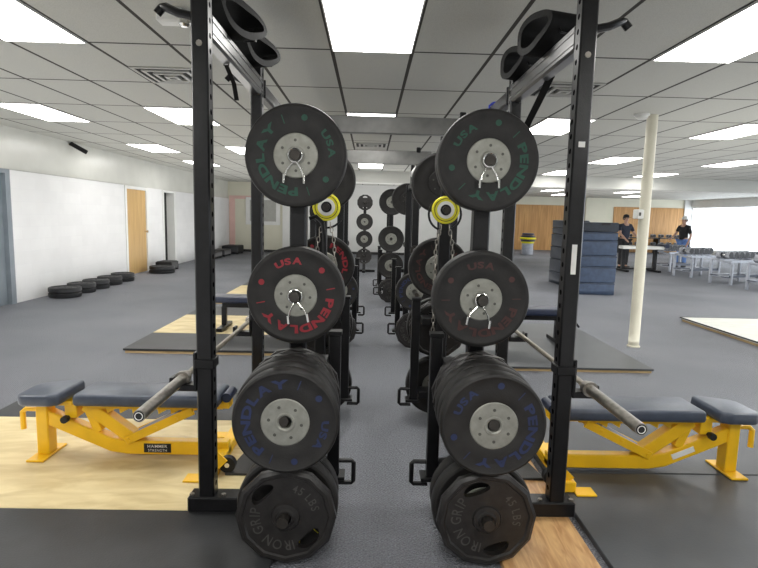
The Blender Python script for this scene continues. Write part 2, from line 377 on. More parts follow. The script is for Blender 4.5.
# far left end wall (cream) with an interior window, pink door outline, black base
struct('wall_far_left', box(nb(), XL, -3.3, YLE, YLE + .2, 0, CEIL), 'wall_cream')
struct('wall_far_center', box(nb(), -3.3, 5.6, YLE, YLE + .2, 0, CEIL), 'wall_white')
struct('wall_side', box(nb(), 5.4, 5.6, YLE + .2, YF, 0, CEIL), 'wall_white')
b = nb(); box(b, -5.55, -5.33, YLE - .02, YLE, 0, 2.2); box(b, -5.33, -4.7, YLE - .02, YLE, 2.08, 2.2)
struct('trim_1', b, 'pink')
wn = nb(); x0, x1, z0, z1 = -4.9, -3.55, 1.08, 2.15
for q in ((x0, x0 + .16, z0, z1), (x1 - .16, x1, z0, z1), (x0 + .16, x1 - .16, z0, z0 + .14), (x0 + .16, x1 - .16, z1 - .1, z1)): box(wn, q[0], q[1], YLE - .05, YLE, q[2], q[3])
wn = struct('window_1', wn, 'trim_white')
struct('pane', box(nb(), x0 + .16, x1 - .16, YLE - .03, YLE, z0 + .14, z1 - .1), 'pane_grey', wn)
struct('baseboard_far_left', box(nb(), -5.0, 1.4, YLE - .02, YLE, 0, .1), 'base_black')
struct('trim_2', box(nb(), -3.45, -3.2, YLE - .08, YLE, 0, 2.2), 'trim_white')
# back right wall with wood panelling between pilasters
struct('wall_far_right', box(nb(), 5.4, XR + .2, YF, YF + .2, 0, CEIL), 'wall_cream')
for i, (a, b_) in enumerate(((5.6, 11.0), (12.6, XR - .35))):
    struct('trim_%d' % (3 + i), box(nb(), a, b_, YF - .04, YF, 0.0, 2.32), 'panelling')
struct('trim_5', box(nb(), 11.05, 12.1, YF - .25, YF, 0, CEIL), 'wall_cream')
struct('trim_6', box(nb(), XR - .35, XR, YF - .1, YF, 0, CEIL), 'trim_white')
# soffit across the room
struct('trim_7', box(nb(), -2.6, XR, 14.95, 15.6, 2.42, CEIL), 'soffit')
# window wall on the right
b = nb(); box(b, XR, XR + .2, YB, YF, 0, .25); box(b, XR, XR + .2, YB, YF, 2.38, CEIL)
ys = [YB + (YF - YB) * i / 5 for i in range(6)]
for y in ys: box(b, XR, XR + .2, max(YB, y - .04), min(YF, y + .04), .25, 2.38)
struct('wall_right', b, 'trim_white')
for i in range(5):
    a, c = ys[i] + .04, ys[i + 1] - .04
    fr = nb()
    for q in ((a, a + .05, .25, 2.38), (c - .05, c, .25, 2.38), (a + .05, c - .05, .25, .30), (a + .05, c - .05, 2.33, 2.38)): box(fr, XR + .08, XR + .14, q[0], q[1], q[2], q[3])
    wd = struct('window_%d' % (i + 2), fr, 'trim_white')
    gb = nb(); gv = [gb.verts.new((XR + .10, y_, z_)) for y_, z_ in ((a + .05, .30), (a + .05, 2.33), (c - .05, 2.33), (c - .05, .30))]
    gf = gb.faces.new(gv); gf.normal_update()
    if gf.normal.x > 0: gf.normal_flip()
    struct('pane', gb, 'glass', wd)
# round white column
lc = thing('column', 'round white painted steel column standing on the carpet with a thermostat box', 'column', (3.25, 6.40, 0)); lc['kind'] = 'structure'
obj('shaft', lathe(nb(), [(.062, 0), (.062, CEIL)], 32, axis='Z', closed=False), 'cream', lc)
obj('base_ring', lathe(nb(), [(.075, 0), (.075, .012), (.062, .02), (.062, 0)], 32, axis='Z'), 'cream', lc)
t = thing('thermostat', 'small white thermostat box fixed to the round column', 'thermostat', (3.25, 6.40, 1.60))
obj('housing', box(nb(), -.125, -.05, -.09, .03, -.055, .055, .008), 'white', t)
obj('display', box(nb(), -.11, -.085, -.093, -.088, -.02, .02), 'hole', t)

# ------------------------------------------------------------------ ceiling fixtures
def panel_bm(): 
    return box(nb(), .012, TX - .012, .012, TY - .012, -.012, -.004)
def pframe():
    b = nb()
    for q in ((0.004, .014, 0.004, TY - .004), (TX - .014, TX - .004, 0.004, TY - .004), (.014, TX - .014, .004, .014), (.014, TX - .014, TY - .014, TY - .004)): box(b, q[0], q[1], q[2], q[3], -.014, -.001)
    return b
LIGHTS = [
 (0, 3.06, 'lit ceiling panel above the aisle, cut by the top edge of the photo'),
 (0, 6.72, 'lit ceiling panel above the aisle just in front of the first grey crossbar'),
 (0, 12.82, 'small far lit ceiling panel above the aisle beyond the air vent'),
 (-4, 3.06, 'bright ceiling panel at the upper left corner of the photo'),
 (-4, 6.72, 'bright ceiling panel partly behind the tall left rack post, beyond the left air vent'),
 (-4, 10.38, 'ceiling panel seen small between the two left rack posts'),
 (-7, 6.72, 'long bright ceiling panel near the left wall above the security camera'),
 (-7, 10.38, 'bright ceiling panel along the left wall above the tan door'),
 (-7, 13.42, 'thin bright ceiling panel close to the left wall beyond the open doorway'),
 (4, 3.06, 'bright ceiling panel at the upper right corner of the photo'),
 (4, 6.72, 'bright ceiling panel beside the tall right rack post, beyond the right air vent'),
 (8, 6.72, 'long bright ceiling panel to the right of the round column near the photo edge'),
 (8, 10.38, 'bright ceiling panel between the right rack post and the round column'),
 (12, 10.38, 'bright ceiling panel right of the column, in front of the soffit'),
 (8, 13.42, 'thin bright ceiling panel left of the right rack post near the soffit'),
 (12, 13.42, 'thin bright ceiling panel just in front of the soffit beside the column'),
 (12, 21.36, 'lit ceiling panel far behind the soffit, leftmost beside the right rack post'),
 (14.5, 24.6, 'lit ceiling panel far behind the soffit above the nearer foam box stack'),
 (17, 21.36, 'lit ceiling panel far behind the soffit above the man in navy'),
 (20, 24.6, 'lit ceiling panel far behind the soffit next to the round column'),
]
lp = None
for c, y, lab in LIGHTS:
    loc = (GX + c * TX, y, CEIL)
    if lp is None:
        lp = thing('ceiling_light', lab, 'ceiling light', loc, group='lit ceiling panels'); obj('diffuser', panel_bm(), 'panel', lp, False); obj('light_frame', pframe(), 'trim_white', lp, False)
    else: dup(lp, loc, None, lab)
def vent(c, y, lab):
    t = thing('air_vent', lab, 'air vent', (GX + c * TX, y, CEIL), group='ceiling air vents')
    b = nb(); cx_, cy_ = .305, .305
    for s in (.285, .21, .135, .06):
        for (x0, x1, y0, y1) in ((-s, s, -s, -s + .03), (-s, s, s - .03, s), (-s, -s + .03, -s + .03, s - .03), (s - .03, s, -s + .03, s - .03)):
            box(b, cx_ + x0, cx_ + x1, cy_ + y0, cy_ + y1, -.012 - (.285 - s) * .08, -.002)
    obj('louvers', b, 'vent_metal', t, False)
    obj('duct_shade_sheet', box(nb(), .03, .58, .03, .58, -.006, -.001), 'dark', t, False)  # black slab behind the louvers stands in for shade in the duct
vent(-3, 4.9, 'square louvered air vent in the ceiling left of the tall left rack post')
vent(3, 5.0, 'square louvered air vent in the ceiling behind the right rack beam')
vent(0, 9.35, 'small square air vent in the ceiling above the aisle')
t = thing('smoke_detector', 'white dome smoke detector on the ceiling beside the column top', 'smoke detector', (3.10, 6.35, CEIL))
obj('base', lathe(nb(), [(.085, 0), (.085, -.02), (.07, -.022), (.07, 0)], 24, axis='Z'), 'white', t)
obj('dome', lathe(nb(), [(.07, -.02), (.066, -.04), (.045, -.058), (.01, -.064)], 24, axis='Z', closed=False), 'white', t)
t = thing('emergency_light', 'white emergency light with two lamps on the ceiling left of the left rack', 'emergency light', (-1.24, 3.55, CEIL))
obj('housing', box(nb(), -.10, .06, -.05, .05, -.09, 0, .012), 'white', t)
for s in (0.07, 0.13): obj('lamp', lathe(nb(), [(.012, -.05), (.03, -.07), (.034, -.10), (.02, -.115)], 16, axis='Z', closed=False, org=(s, -.03, 0)), 'chrome', t)
t = thing('security_camera', 'black security camera mounted high on the left wall', 'security camera', (XL, 10.35, 2.66))
obj('bracket', cyl(nb(), (0, 0, .03), (.09, 0, .03), .02), 'steel_black', t)
b = nb(); bar(b, (.02, -.02, .05), (.26, .12, -.10), .075, .075, .012); obj('camera_body', b, 'steel_black', t)
# room lamps standing for fixtures outside the frame (behind and beside the camera)
def area(x, y, sx, sy, p):
    l = bpy.data.lights.new('ceiling_lamp', 'AREA'); l.shape = 'RECTANGLE'; l.size = sx; l.size_y = sy; l.energy = p; l.color = (1, .985, .95)
    o = bpy.data.objects.new('ceiling_lamp', l); C.objects.link(o); o.location = (x, y, CEIL - .02)
for x, y in ((0, -.6), (-2.45, -.6), (2.45, -.6), (-4.3, 3.6), (4.9, 3.6), (7.3, 7.3), (9.8, 7.3), (7.3, 3.6), (2.45, 11.0), (9.8, 11.0), (12.2, 14.6)):
    area(x, y, .6, 1.2, 60)
for x, y, sx, sy, p in ((-3.6, 4.5, 3.2, 9, 75), (-3.6, 14.5, 3.2, 11, 120), (.1, -1.2, 6, 3.6, 42), (5.2, 4.2, 4.2, 7, 85), (6.4, 12, 4.5, 8, 85), (11, 20, 8, 9, 150), (1.0, 17.0, 4, 6, 120)):  # added uplights near the floor, no real fixtures, brighten ceiling and undersides
    l = bpy.data.lights.new('added_bounce_fill', 'AREA'); l.shape = 'RECTANGLE'; l.size = sx; l.size_y = sy; l.energy = p; l.color = (1, .985, .96)
    o = bpy.data.objects.new('added_bounce_fill', l); C.objects.link(o); o.location = (x, y, .07); o.rotation_euler = (PI, 0, 0)
# daylight portals in the window wall
W = bpy.data.worlds.new('daylight'); bpy.context.scene.world = W; W.use_nodes = True
wn_ = W.node_tree.nodes; bg = wn_['Background']; bg.inputs['Color'].default_value = (0.86, 0.93, 1.0, 1); bg.inputs['Strength'].default_value = 5.0
pl = bpy.data.lights.new('window_portal', 'AREA'); pl.shape = 'RECTANGLE'; pl.size = 2.1; pl.size_y = YF - YB; pl.cycles.is_portal = True
po = bpy.data.objects.new('window_portal', pl); C.objects.link(po); po.location = (XR + .25, (YB + YF) / 2, 1.3)
po.rotation_euler = (0, math.radians(90), 0)   # emits towards -X

# ------------------------------------------------------------------ lifting platforms
def platform(label, x0, x1, y0, ya, yb, y1, h=.035, name='lifting_platform', rm='rubbermat', wd='plywood', base=True):
    t = thing(name, label, 'lifting platform', ((x0 + x1) / 2, (y0 + y1) / 2, 0), group='lifting platforms')
    ox, oy = (x0 + x1) / 2, (y0 + y1) / 2
    obj('plywood_base', box(nb(), x0 - ox + .02, x1 - ox - .02, y0 - oy + .01, y1 - oy - .01, 0, h * .55), 'plyedge', t, False)
    if ya > y0: obj('rubber_mat', box(nb(), x0 - ox, x1 - ox, y0 - oy, ya - oy - .003, h * .55, h, .003), rm, t)
    if yb > ya: obj('wood_panel', box(nb(), x0 - ox, x1 - ox, ya - oy, yb - oy, h * .55, h, .002), wd, t)
    if y1 > yb: obj('rubber_mat', box(nb(), x0 - ox, x1 - ox, yb - oy + .003, y1 - oy, h * .55, h, .003), rm, t)
    return t
platform('nearest pale wood lifting platform with black rubber strips under the left yellow bench', -2.66, -.385, 1.65, 2.52, 3.70, 4.30)
platform('second pale wood lifting platform on the left, under the dark flat bench', -2.58, -.52, 5.62, 6.42, 7.62, 8.35, .05)
platform('farthest pale wood lifting platform on the left beyond the flat bench', -2.58, -.52, 8.9, 9.35, 10.95, 11.6, .05)
t = thing('oak_floor_panel', 'narrow oak board floor strip beneath the nearest right rack', 'floor panel', (.80, 2.5, 0))
obj('boards', box(nb(), -.20, .22, -1.2, 1.45, 0, .033, .003), 'oak', t)
t = thing('rubber_floor_mat', 'large charcoal rubber mat on the floor in front of the right yellow bench', 'floor mat', (2.02, 2.2, 0), group='right rubber mats')
obj('mat_sheet', box(nb(), -.95, 1.0, -1.1, .79, 0, .03, .004), 'rubbermat_r', t)
t = thing('rubber_floor_mat', 'large charcoal rubber mat lying under the right yellow bench', 'floor mat', (2.02, 3.6, 0), group='right rubber mats')
obj('mat_sheet', box(nb(), -.95, 1.0, -.60, .65, 0, .03, .004), 'rubbermat_r', t)
platform('dark rubber topped platform with a wood edge behind the right rack', .75, 2.88, 5.22, 7.5, 7.5, 7.5, .045, rm='rubbermat_r')
platform('pale platform whitened for glare with a dark rim at the right edge of the photo', 4.87, 7.2, 5.0, 5.0, 8.2, 8.2, .06, wd='glare_whitened_top')
t = bpy.data.objects['lifting_platform.004']
b = nb(); box(b, -1.175, -1.155, -1.61, 1.615, .048, .062); box(b, -1.155, 1.17, 1.60, 1.615, .048, .062); obj('rim', b, 'rubber_dark', t, False)
for X, lab, s in ((-.56, 'small black rubber mat lying inside the nearest left rack', 1), (.80, 'small black rubber mat lying inside the nearest right rack', -1)):
    t = thing('rubber_mat_offcut', lab, 'rubber mat', (X, 3.2, .036 if s > 0 else .034), group='small mats inside racks')
    prism_b = nb(); prism(prism_b, [(-.22 * s, -.32), (.24 * s, -.32), (.24 * s, .40), (-.10 * s, .40)], 'Z', 0, .014, .002); obj('mat_sheet', prism_b, 'rubbermat', t)

# ------------------------------------------------------------------ power racks
def make_rack(s, label, Xf, Yc, z0=.035, beam_to=3.05, low=True):
    """s=+1: aisle lies towards +X; front uprights at Xf; root at floor centre"""
    t = thing('power_rack', label, 'power rack', (Xf, Yc, 0), group='black power racks in the two rows')
    X = lambda v: s * v
    def bx(b, x0, x1, y0, y1, za, zb, bev=.004):
        a, c = sorted((X(x0), X(x1))); return box(b, a, c, y0, y1, za, zb, bev)
    for y in (-.6, .6):
        b = nb(); bx(b, -.038, .038, y - .038, y + .038, z0, 2.58, .007)
        obj('front_upright', b, 'upright', t)
        b = nb(); bx(b, .44 - .038, .44 + .038, y - .038, y + .038, z0, 1.93, .007); obj('rear_upright', b, 'steel_black', t)
        b = nb(); bx(b, -.09, .49, y - .05, y + .05, z0, z0 + .075, .006); bx(b, .38, .51, y - .05, y + .05, 0, z0, .0)
        obj('base_foot', b, 'steel_black', t)
        bb = nb()
        for xx in (-.075, .08, .36): cyl(bb, (X(xx), y - .02, z0 + .075), (X(xx), y - .02, z0 + .083), .012, seg=6)
        obj('foot_bolts', bb, 'sleeve', t)
        b = nb(); cyl(b, (0, y - .042 if y < 0 else y + .042, 2.235), (0, y - .037 if y < 0 else y + .037, 2.235), .014, seg=8); obj('upright_bolt', b, 'sleeve', t)
        # bracket clamp (j-hook) on each front upright
        b = nb(); bx(b, -.046, .046, y - .046, y + .046, .755, .80, .003); bx(b, -.165, -.045, y - .034, y + .034, .64, .672, .004); bx(b, -.17, -.15, y - .034, y + .034, .64, .705, .004); bx(b, -.055, -.040, y - .034, y + .034, .64, .83, .003)
        obj('bar_hook', b, 'steel_black', t)
        # pull-up handle reaching outwards at the top
        hz = 2.37
        pts = [(X(.0), y, hz - .02), (X(-.10), y, hz), (X(-.17), y + .03, hz + .035), (X(-.19), y + .05, hz + .04), (X(-.215), y + .05, hz + .012)]
        obj('pull_up_handle', tube(nb(), pts, .019, 10), 'steel_black', t)
        # short bar holder towards the aisle, with its U bracket
        yy = y + .12 * (1 if y < 0 else 1)
        b = nb(); bx(b, .61 - .03, .61 + .03, yy - .03, yy + .03, .16, .90, .004); bx(b, .575, .645, yy - .036, yy + .036, .90, .92, .002)
        bx(b, .44, .58, min(yy, y) - .0, max(yy, y) + .02, .20, .25, .003); bx(b, .44, .58, min(yy, y), max(yy, y) + .02, .74, .79, .003)
        obj('bar_holder', b, 'steel_black', t)
        b = nb(); tube(b, [(X(.63), yy, .235), (X(.705), yy, .235), (X(.715), yy, .225), (X(.715), yy, .125), (X(.705), yy, .115), (X(.63), yy, .115)], .012, 8); bx(b, .57, .67, yy - .05, yy + .05, .145, .165, .003)
        obj('holder_bracket', b, 'steel_black', t)
        # weight pegs
        sg = -1 if y < 0 else 1
        for z, ln in ((1.75, .24), (1.125, .24), (.670, .50), (.235, .50)):
            if sg > 0: ln = .42
            if sg < 0 and ln == .24: ln = .11
            if sg < 0 and ln == .50: ln = .43 if z > .5 else .43
            b = nb(); cyl(b, (X(.44), y + sg * .03, z), (X(.44), y + sg * (.04 + ln), z), .0235, seg=20); cyl(b, (X(.44), y + sg * .038, z), (X(.44), y + sg * .05, z), .055, seg=20)
            obj('weight_peg', b, 'peg', t)
    b = nb(); box(b, -.036, .036, -.56, .66, 2.275, 2.395, .012)
    for zz in (2.305, 2.355): box(b, (.036 if s > 0 else -.040), (.040 if s > 0 else -.036), -.56, .60, zz, zz + .008)
    obj('top_beam', b, 'beam_gloss', t)
    b = nb(); bx(b, .42, .46, -.56, .56, .40, .46, .004); bx(b, .42, .46, -.56, .56, 1.86, 1.92, .004); obj('rear_crossmember', b, 'steel_black', t)
    return t
XFL, XFR = -.772, .96
def link_beam(lab, X, y0, y1):
    t = thing('connecting_beam', lab, 'beam', (X, y0, 2.335), group='beams joining the racks')
    obj('beam_tube', box(nb(), -.034, .034, 0, y1 - y0, -.048, .048, .012), 'steel_black', t)
    for y in (.0, y1 - y0 - .012): obj('end_flange', box(nb(), -.045, .045, y, y + .012, -.06, .06, .003), 'steel_black', t)
PER = 3.65
Y1, Y2, Y3 = 3.15, 6.80, 10.10
rackL1 = make_rack(1, 'nearest tall black power rack on the left side of the aisle', XFL, Y1)
rackR1 = make_rack(-1, 'nearest tall black power rack on the right side of the aisle with small white stickers', XFR, Y1, .033)
rackL2 = dup(rackL1, (XFL, Y2, 0), None, 'second black power rack on the left side, behind the nearest left rack')
rackR2 = dup(rackR1, (XFR, Y2, 0), None, 'second black power rack on the right side, behind the nearest right rack')
rackR3 = dup(rackR1, (XFR - .15, Y3, 0), None, 'third black power rack on the right, its plates facing down the aisle')
b = nb(); box(b, -.012, .012, -.6395, -.638, 1.245, 1.385); st = obj('white_sticker', b, 'white', rackR1, False); st['label'] = 'tall white sticker'
b = nb(); box(b, -.015, .015, -.6395, -.638, 1.83, 1.855); obj('white_tag', b, 'white', rackR1, False)
link_beam('black beam joining the tops of the two left racks', XFL, Y1 + .665, Y2 - .60)
link_beam('black beam joining the tops of the two nearest right racks', XFR, Y1 + .665, Y2 - .60)
# grey crossbars bridging the aisle overhead
for Y, h, lab, xb in ((5.55, .165, 'nearest grey steel crossbar bridging the aisle overhead', .90), (8.45, .20, 'second grey steel crossbar bridging the aisle overhead, near the air vent', .72)):
    t = thing('aisle_crossbar', lab, 'crossbar', (0, Y, 2.40), group='grey crossbars over the aisle')
    obj('bar', box(nb(), XFL + .04, XFR - .04, -.04, .04, -h / 2, h / 2, .006), 'grey_steel', t)
    for xx in (XFL + .06, xb): obj('end_bracket', box(nb(), xx - .03, xx + .03, -.055, .055, h / 2 - .02, h / 2 + .06, .006), 'steel_black', t)
# far weight tree at the end of the aisle
t = thing('weight_tree', 'slim black weight tree far down the aisle holding four small looking plates', 'weight tree', (-.14, 14.6, 0))
b = nb(); box(b, -.04, .04, .1, .18, 0, 2.0, .004); obj('post', b, 'steel_black', t)
b = nb(); box(b, -.3, .3, .08, .2, 0, .06, .004); box(b, -.04, .04, -.2, .5, 0, .06, .004); obj('base', b, 'steel_black', t)
for z in (1.87, 1.36, .90, .44): obj('weight_peg', cyl(nb(), (0, .1, z), (0, -.14, z), .0235), 'peg', t)

# ------------------------------------------------------------------ plates
def bumper(lab, cat_m, R=.225, T=.075, hubm='hub'):
    t = thing('bumper_plate', lab, 'bumper plate', group='bumper plates on the rack pegs')
    r = R
    prof = [(.098, .004), (.104, .001), (.150, .0015), (.196, .0015), (.203, -.003), (r - .014, -.003), (r - .004, .002), (r, .010), (r, T - .010), (r - .004, T - .002), (r - .014, T + .003), (.203, T + .003), (.196, T), (.104, T), (.098, T - .004)]
    obj('rubber_disc', lathe(nb(), prof, 72), 'rubber', t)
    hp = [(.026, .002), (.032, -.003), (.038, -.003), (.041, .000), (.094, .000), (.098, .003), (.098, T - .003), (.094, T), (.041, T), (.032, T + .002), (.026, T)]
    h = obj('steel_hub' if hubm == 'hub' else 'rubber_hub', lathe(nb(), hp, 56), hubm, t)
    b = nb()
    for k in range(6):
        a = k * PI / 3 + .2; cyl(b, (.066 * math.cos(a), -.0015, .066 * math.sin(a)), (.066 * math.cos(a), .001, .066 * math.sin(a)), .0065, seg=10)
    obj('hub_rivets', b, 'hole', h)
    if cat_m:
        b = nb(); y = -.0003
        arc_text(b, 'PENDLAY', .140, 0, .050, y, 1.62, .13, .045)
        arc_text(b, 'USA', .146, 180, .040, y, 1.55, .11, .04)
        for a in (123, -123):
            aa = math.radians(a); c = Vector((.167 * math.cos(aa), y, .167 * math.sin(aa)))
            b.faces.new([b.verts.new(c + Vector((.014 * math.cos(q * PI / 5), 0, .014 * math.sin(q * PI / 5)))) for q in range(10)])
        for a in (90, -90):
            aa = math.radians(a); rd = Vector((math.cos(aa), 0, math.sin(aa))); tn = Vector((-rd.z, 0, rd.x)); c = rd * .163 + Vector((0, y, 0))
            b.faces.new([b.verts.new(c + rd * i * .02 + tn * j * .0022) for i, j in ((-1, -1), (1, -1), (1, 1), (-1, 1))])
        bmesh.ops.recalc_face_normals(b, faces=b.faces)
        obj('lettering', b, cat_m, t, False)
    return t
def curve_plate(outer_r, nseg, holes, T):
    cu = bpy.data.curves.new('c', 'CURVE'); cu.dimensions = '2D'; cu.fill_mode = 'BOTH'; cu.extrude = T / 2
    def spl(pts):
        s = cu.splines.new('POLY'); s.points.add(len(pts) - 1); s.use_cyclic_u = True
        for i, p in enumerate(pts): s.points[i].co = (p[0], p[1], 0, 1)
    spl([(outer_r * math.cos(2 * PI * i / nseg + PI / nseg), outer_r * math.sin(2 * PI * i / nseg + PI / nseg)) for i in range(nseg)])
    spl([(.026 * math.cos(2 * PI * i / 24), .026 * math.sin(2 * PI * i / 24)) for i in range(24)])
    for a in holes:
        ca, sa = math.cos(a), math.sin(a); pts = []
        for i in range(24):
            q = 2 * PI * i / 24; tx = .058 * math.cos(q); ry = .027 * math.sin(q) - .16 * tx * tx / .058
            rr = .143 + ry; pts.append((rr * ca - tx * sa, rr * sa + tx * ca))
        spl(pts)
    o = bpy.data.objects.new('c', cu); C.objects.link(o); bpy.context.view_layer.update()
    me = bpy.data.meshes.new_from_object(o.evaluated_get(bpy.context.evaluated_depsgraph_get()))
    bpy.data.objects.remove(o); bpy.data.curves.remove(cu)
    b = nb(); b.from_mesh(me); bpy.data.meshes.remove(me)
    for v in b.verts: v.co = Vector((v.co.x, T / 2 + v.co.z, v.co.y))
    bmesh.ops.recalc_face_normals(b, faces=b.faces)
    return b
def iron(lab, letters=True, T=.045, R=.212):
    t = thing('grip_plate', lab, 'weight plate', group='twelve sided grip plates')
    b = nb(); merge(b, curve_plate(R - .02, 12, [PI / 2, -PI / 2], T - .016))
    for v in b.verts: v.co.y += .008
    lathe(b, [(R - .034, .008), (R - .028, 0), (R - .014, 0), (R, .010), (R, T - .010), (R - .014, T), (R - .028, T), (R - .034, T - .008)], 12, PI / 12)
    lathe(b, [(.026, -.010), (.034, -.010), (.040, -.002), (.056, .0), (.062, .009), (.062, T - .009), (.056, T), (.026, T)], 40)
    obj('plate_body', b, 'iron', t)
    if letters:
        b = nb(); arc_text(b, 'IRON GRIP', .108, 0, .062, .0074, .82, .15, .008); arc_text(b, '45 LBS', .112, 180, .050, .0074, .85, .18, .006)
        bmesh.ops.recalc_face_normals(b, faces=b.faces)
        obj('lettering', b, 'iron_letter', t, False)
    return t
protos = {'green': bumper('p', 'green'), 'red': bumper('p', 'red'), 'darkred': bumper('p', 'darkred'), 'blue': bumper('p', 'blue', .2145), 'small': bumper('p', None, .2145), 'black': bumper('p', None, .222, hubm='rubber'), 'yellow': bumper('p', 'yellow_print', .2195), 'plain': bumper('p', None, .222), 'iron': iron('p'), 'ironplain': iron('p', False)}
used = set()
def plate(kind, X, Y, Z, ang, lab):
    """Y is the front (camera) face"""
    p = protos[kind]; rot = (0, -math.radians(ang), 0)
    if kind in used: return dup(p, (X, Y, Z), rot, lab)
    used.add(kind); p.location = (X, Y, Z); p.rotation_euler = rot; p['label'] = lab; return p
PL, PR = XFL + .44, XFR - .44
ZS = (1.75, 1.125, .670, .235)
for X, side, A in ((PL, 'left', (200, -78, 160, 225)), (PR, 'right', (-45, -88, -40, 200))):
    n = 'nearest %s rack' % side
    plate('green', X, 2.425, ZS[0], A[0], 'green lettered bumper plate, outermost on the top peg of the ' + n)
    if side == 'right': plate('plain', X - .0, 2.508, ZS[0], 40, 'black bumper plate right behind the green lettered plate on the ' + n)
    plate('red' if side == 'left' else 'darkred', X, 2.45, ZS[1], A[1], ('red lettered bumper plate' if side == 'left' else 'faded red lettered bumper plate') + ', outermost on the second peg of the ' + n)
    plate('blue', X + (.012 if side == 'left' else -.004), 2.07, ZS[2], A[2], 'blue lettered bumper plate, outermost on the third peg of the ' + n)
    plate('small', X, 2.158, ZS[2], 20, 'black bumper plate just behind the blue lettered plate on the ' + n)
    plate('small', X, 2.242, ZS[2], 70, 'second black bumper plate behind the blue lettered one on the ' + n)
    for k, nm in enumerate(('first', 'second', 'third')):
        plate('ironplain', X, 2.332 + .055 * k, ZS[2], 17 * k + 5, '%s twelve sided plate behind the bumpers on the third peg, %s' % (nm, n))
    plate('iron', X + (.006 if side == 'left' else 0), 2.125, ZS[3], A[3], 'twelve sided plate marked 45 LBS, outermost on the bottom peg of the ' + n)
    plate('yellow', X, 2.215, ZS[3], 48 if side == 'left' else -48, 'bumper plate with yellow lettering behind the twelve sided plate, ' + n)
    plate('small', X, 2.31, ZS[3], 10, 'black bumper plate innermost on the bottom peg of the ' + n)
    # pegs on the far end of the same rack
    plate('black', X, 4.00, ZS[0], 30, 'black bumper plate on the top far end peg of the ' + n)
    plate('red' if side == 'left' else 'darkred', X, 4.00, ZS[1], 0 if side == 'left' else 200, 'red lettered bumper plate on the far second peg of the ' + n)
    plate('ironplain', X, 3.92, ZS[2], 9, 'twelve sided plate nearest the post on the far third peg, ' + n)
    plate('ironplain', X, 3.975, ZS[2], 3, 'second twelve sided plate on the far third peg of the ' + n)
    plate('yellow', X, 4.05, ZS[2], 215 if side == 'right' else 30, 'yellow lettered bumper plate on the far third peg of the ' + n)
    plate('plain', X, 3.95, ZS[3], 9, 'black bumper plate on the far bottom peg of the ' + n)
    n2 = 'second %s rack' % side
    plate('blue', X, 5.98, ZS[2], 130, 'blue lettered bumper plate on the third near peg of the ' + n2)
    plate('iron', X, 5.95, ZS[3], A[3], 'twelve sided plate on the bottom near peg of the ' + n2)
    if side == 'right': plate('black', X, 7.65, ZS[0], A[0], 'black bumper plate on the top far peg of the ' + n2)
X3 = PR - .15
for Z, k, nm in ((ZS[0], 'plain', 'top'), (ZS[1], 'plain', 'second'), (ZS[2], 'plain', 'third')):
    plate(k, X3, 9.25, Z, 90, 'far bumper plate with a grey hub on the %s peg of the third right rack' % nm)
plate('iron', X3, 9.25, ZS[3], 90, 'far twelve sided plate on the bottom peg of the third right rack')
for z, nm in ((1.87, 'topmost'), (1.36, 'second from the top'), (.90, 'third from the top')):
    plate('plain' if nm != 'topmost' else 'ironplain', -.14, 14.50, z, 0, 'small looking far plate, %s on the slim weight tree' % nm)
plate('ironplain', -.14, 14.50, .44, 0, 'small looking far plate, lowest on the slim weight tree')

# spring collars on the upper pegs
def spring(lab, X, Y, Z, ang, spread=.055):
    t = thing('spring_collar', lab, 'spring collar', (X, Y, Z), (0, -math.radians(ang), 0), group='chrome spring collars')
    pts = []
    for i in range(31):
        a = -PI / 2 - .25 + i / 30 * (2 * PI * 2 + .5); pts.append((.030 * math.cos(a), -.005 - .014 * i / 30, .030 * math.sin(a)))
    obj('coil', tube(nb(), pts, .0032, 6), 'chrome', t)
    for s in (-1, 1):
        b = nb(); y0 = -.005 if s < 0 else -.019
        tube(b, [(s * .010, y0, -.030), (s * spread * .75, y0 - .006, -.065), (s * spread, y0 - .010, -.105)], .0036, 6)
        cyl(b, (s * spread, y0 - .010, -.085), (s * (spread * 1.02), y0 - .011, -.122), .0062, seg=8)
        obj('grip_prong', b, 'chrome', t)
spring('chrome spring collar on the top peg in front of the left green lettered plate', PL, 2.418, ZS[0], -2, .045)
spring('chrome spring collar on the top peg in front of the right green lettered plate', PR, 2.418, ZS[0], 0, .04)
spring('chrome spring collar on the second peg in front of the left red lettered plate', PL, 2.443, ZS[1], 8, .045)
spring('chrome spring collar on the second peg in front of the right faded red plate', PR, 2.443, ZS[1], -8, .05)

# ------------------------------------------------------------------ barbells
def barbell(lab, X, Z, y0, L=2.5):
    t = thing('barbell', lab, 'barbell', (X, y0, Z), group='barbells resting on rack hooks')
    sl = .50
    obj('shaft', cyl(nb(), (0, sl, 0), (0, L - sl, 0), .0145, seg=16), 'shaft', t)
    for a, c, s in ((0, sl, 1), (L, L - sl, -1)):
        b = nb(); cyl(b, (0, a, 0), (0, c - s * .01, 0), .025, seg=24); sv = obj('sleeve', b, 'sleeve', t)
        b = nb(); cyl(b, (0, a - s * .0015, 0), (0, a + s * .004, 0), .0215, seg=20); obj('end_cap', b, 'rubber_dark', sv)
        b = nb()
        for r_ in (.0165,):
            lathe(b, [(r_ - .003, a - s * .0025), (r_, a - s * .0025), (r_, a), (r_ - .003, a)], 20)
        obj('end_mark', b, 'white', sv)
        b = nb(); lathe(b, [(.0145, c - s * .01), (.037, c - s * .01), (.037, c + s * .012), (.028, c + s * .02), (.028, c + s * .05), (.0145, c + s * .055)], 24); obj('collar', b, 'sleeve', t)
barbell('steel barbell resting on the outer hooks of the nearest left rack', XFL - .12, .69, 2.06)
barbell('steel barbell resting on the outer hooks of the nearest right rack', XFR + .12, .69, 2.01)

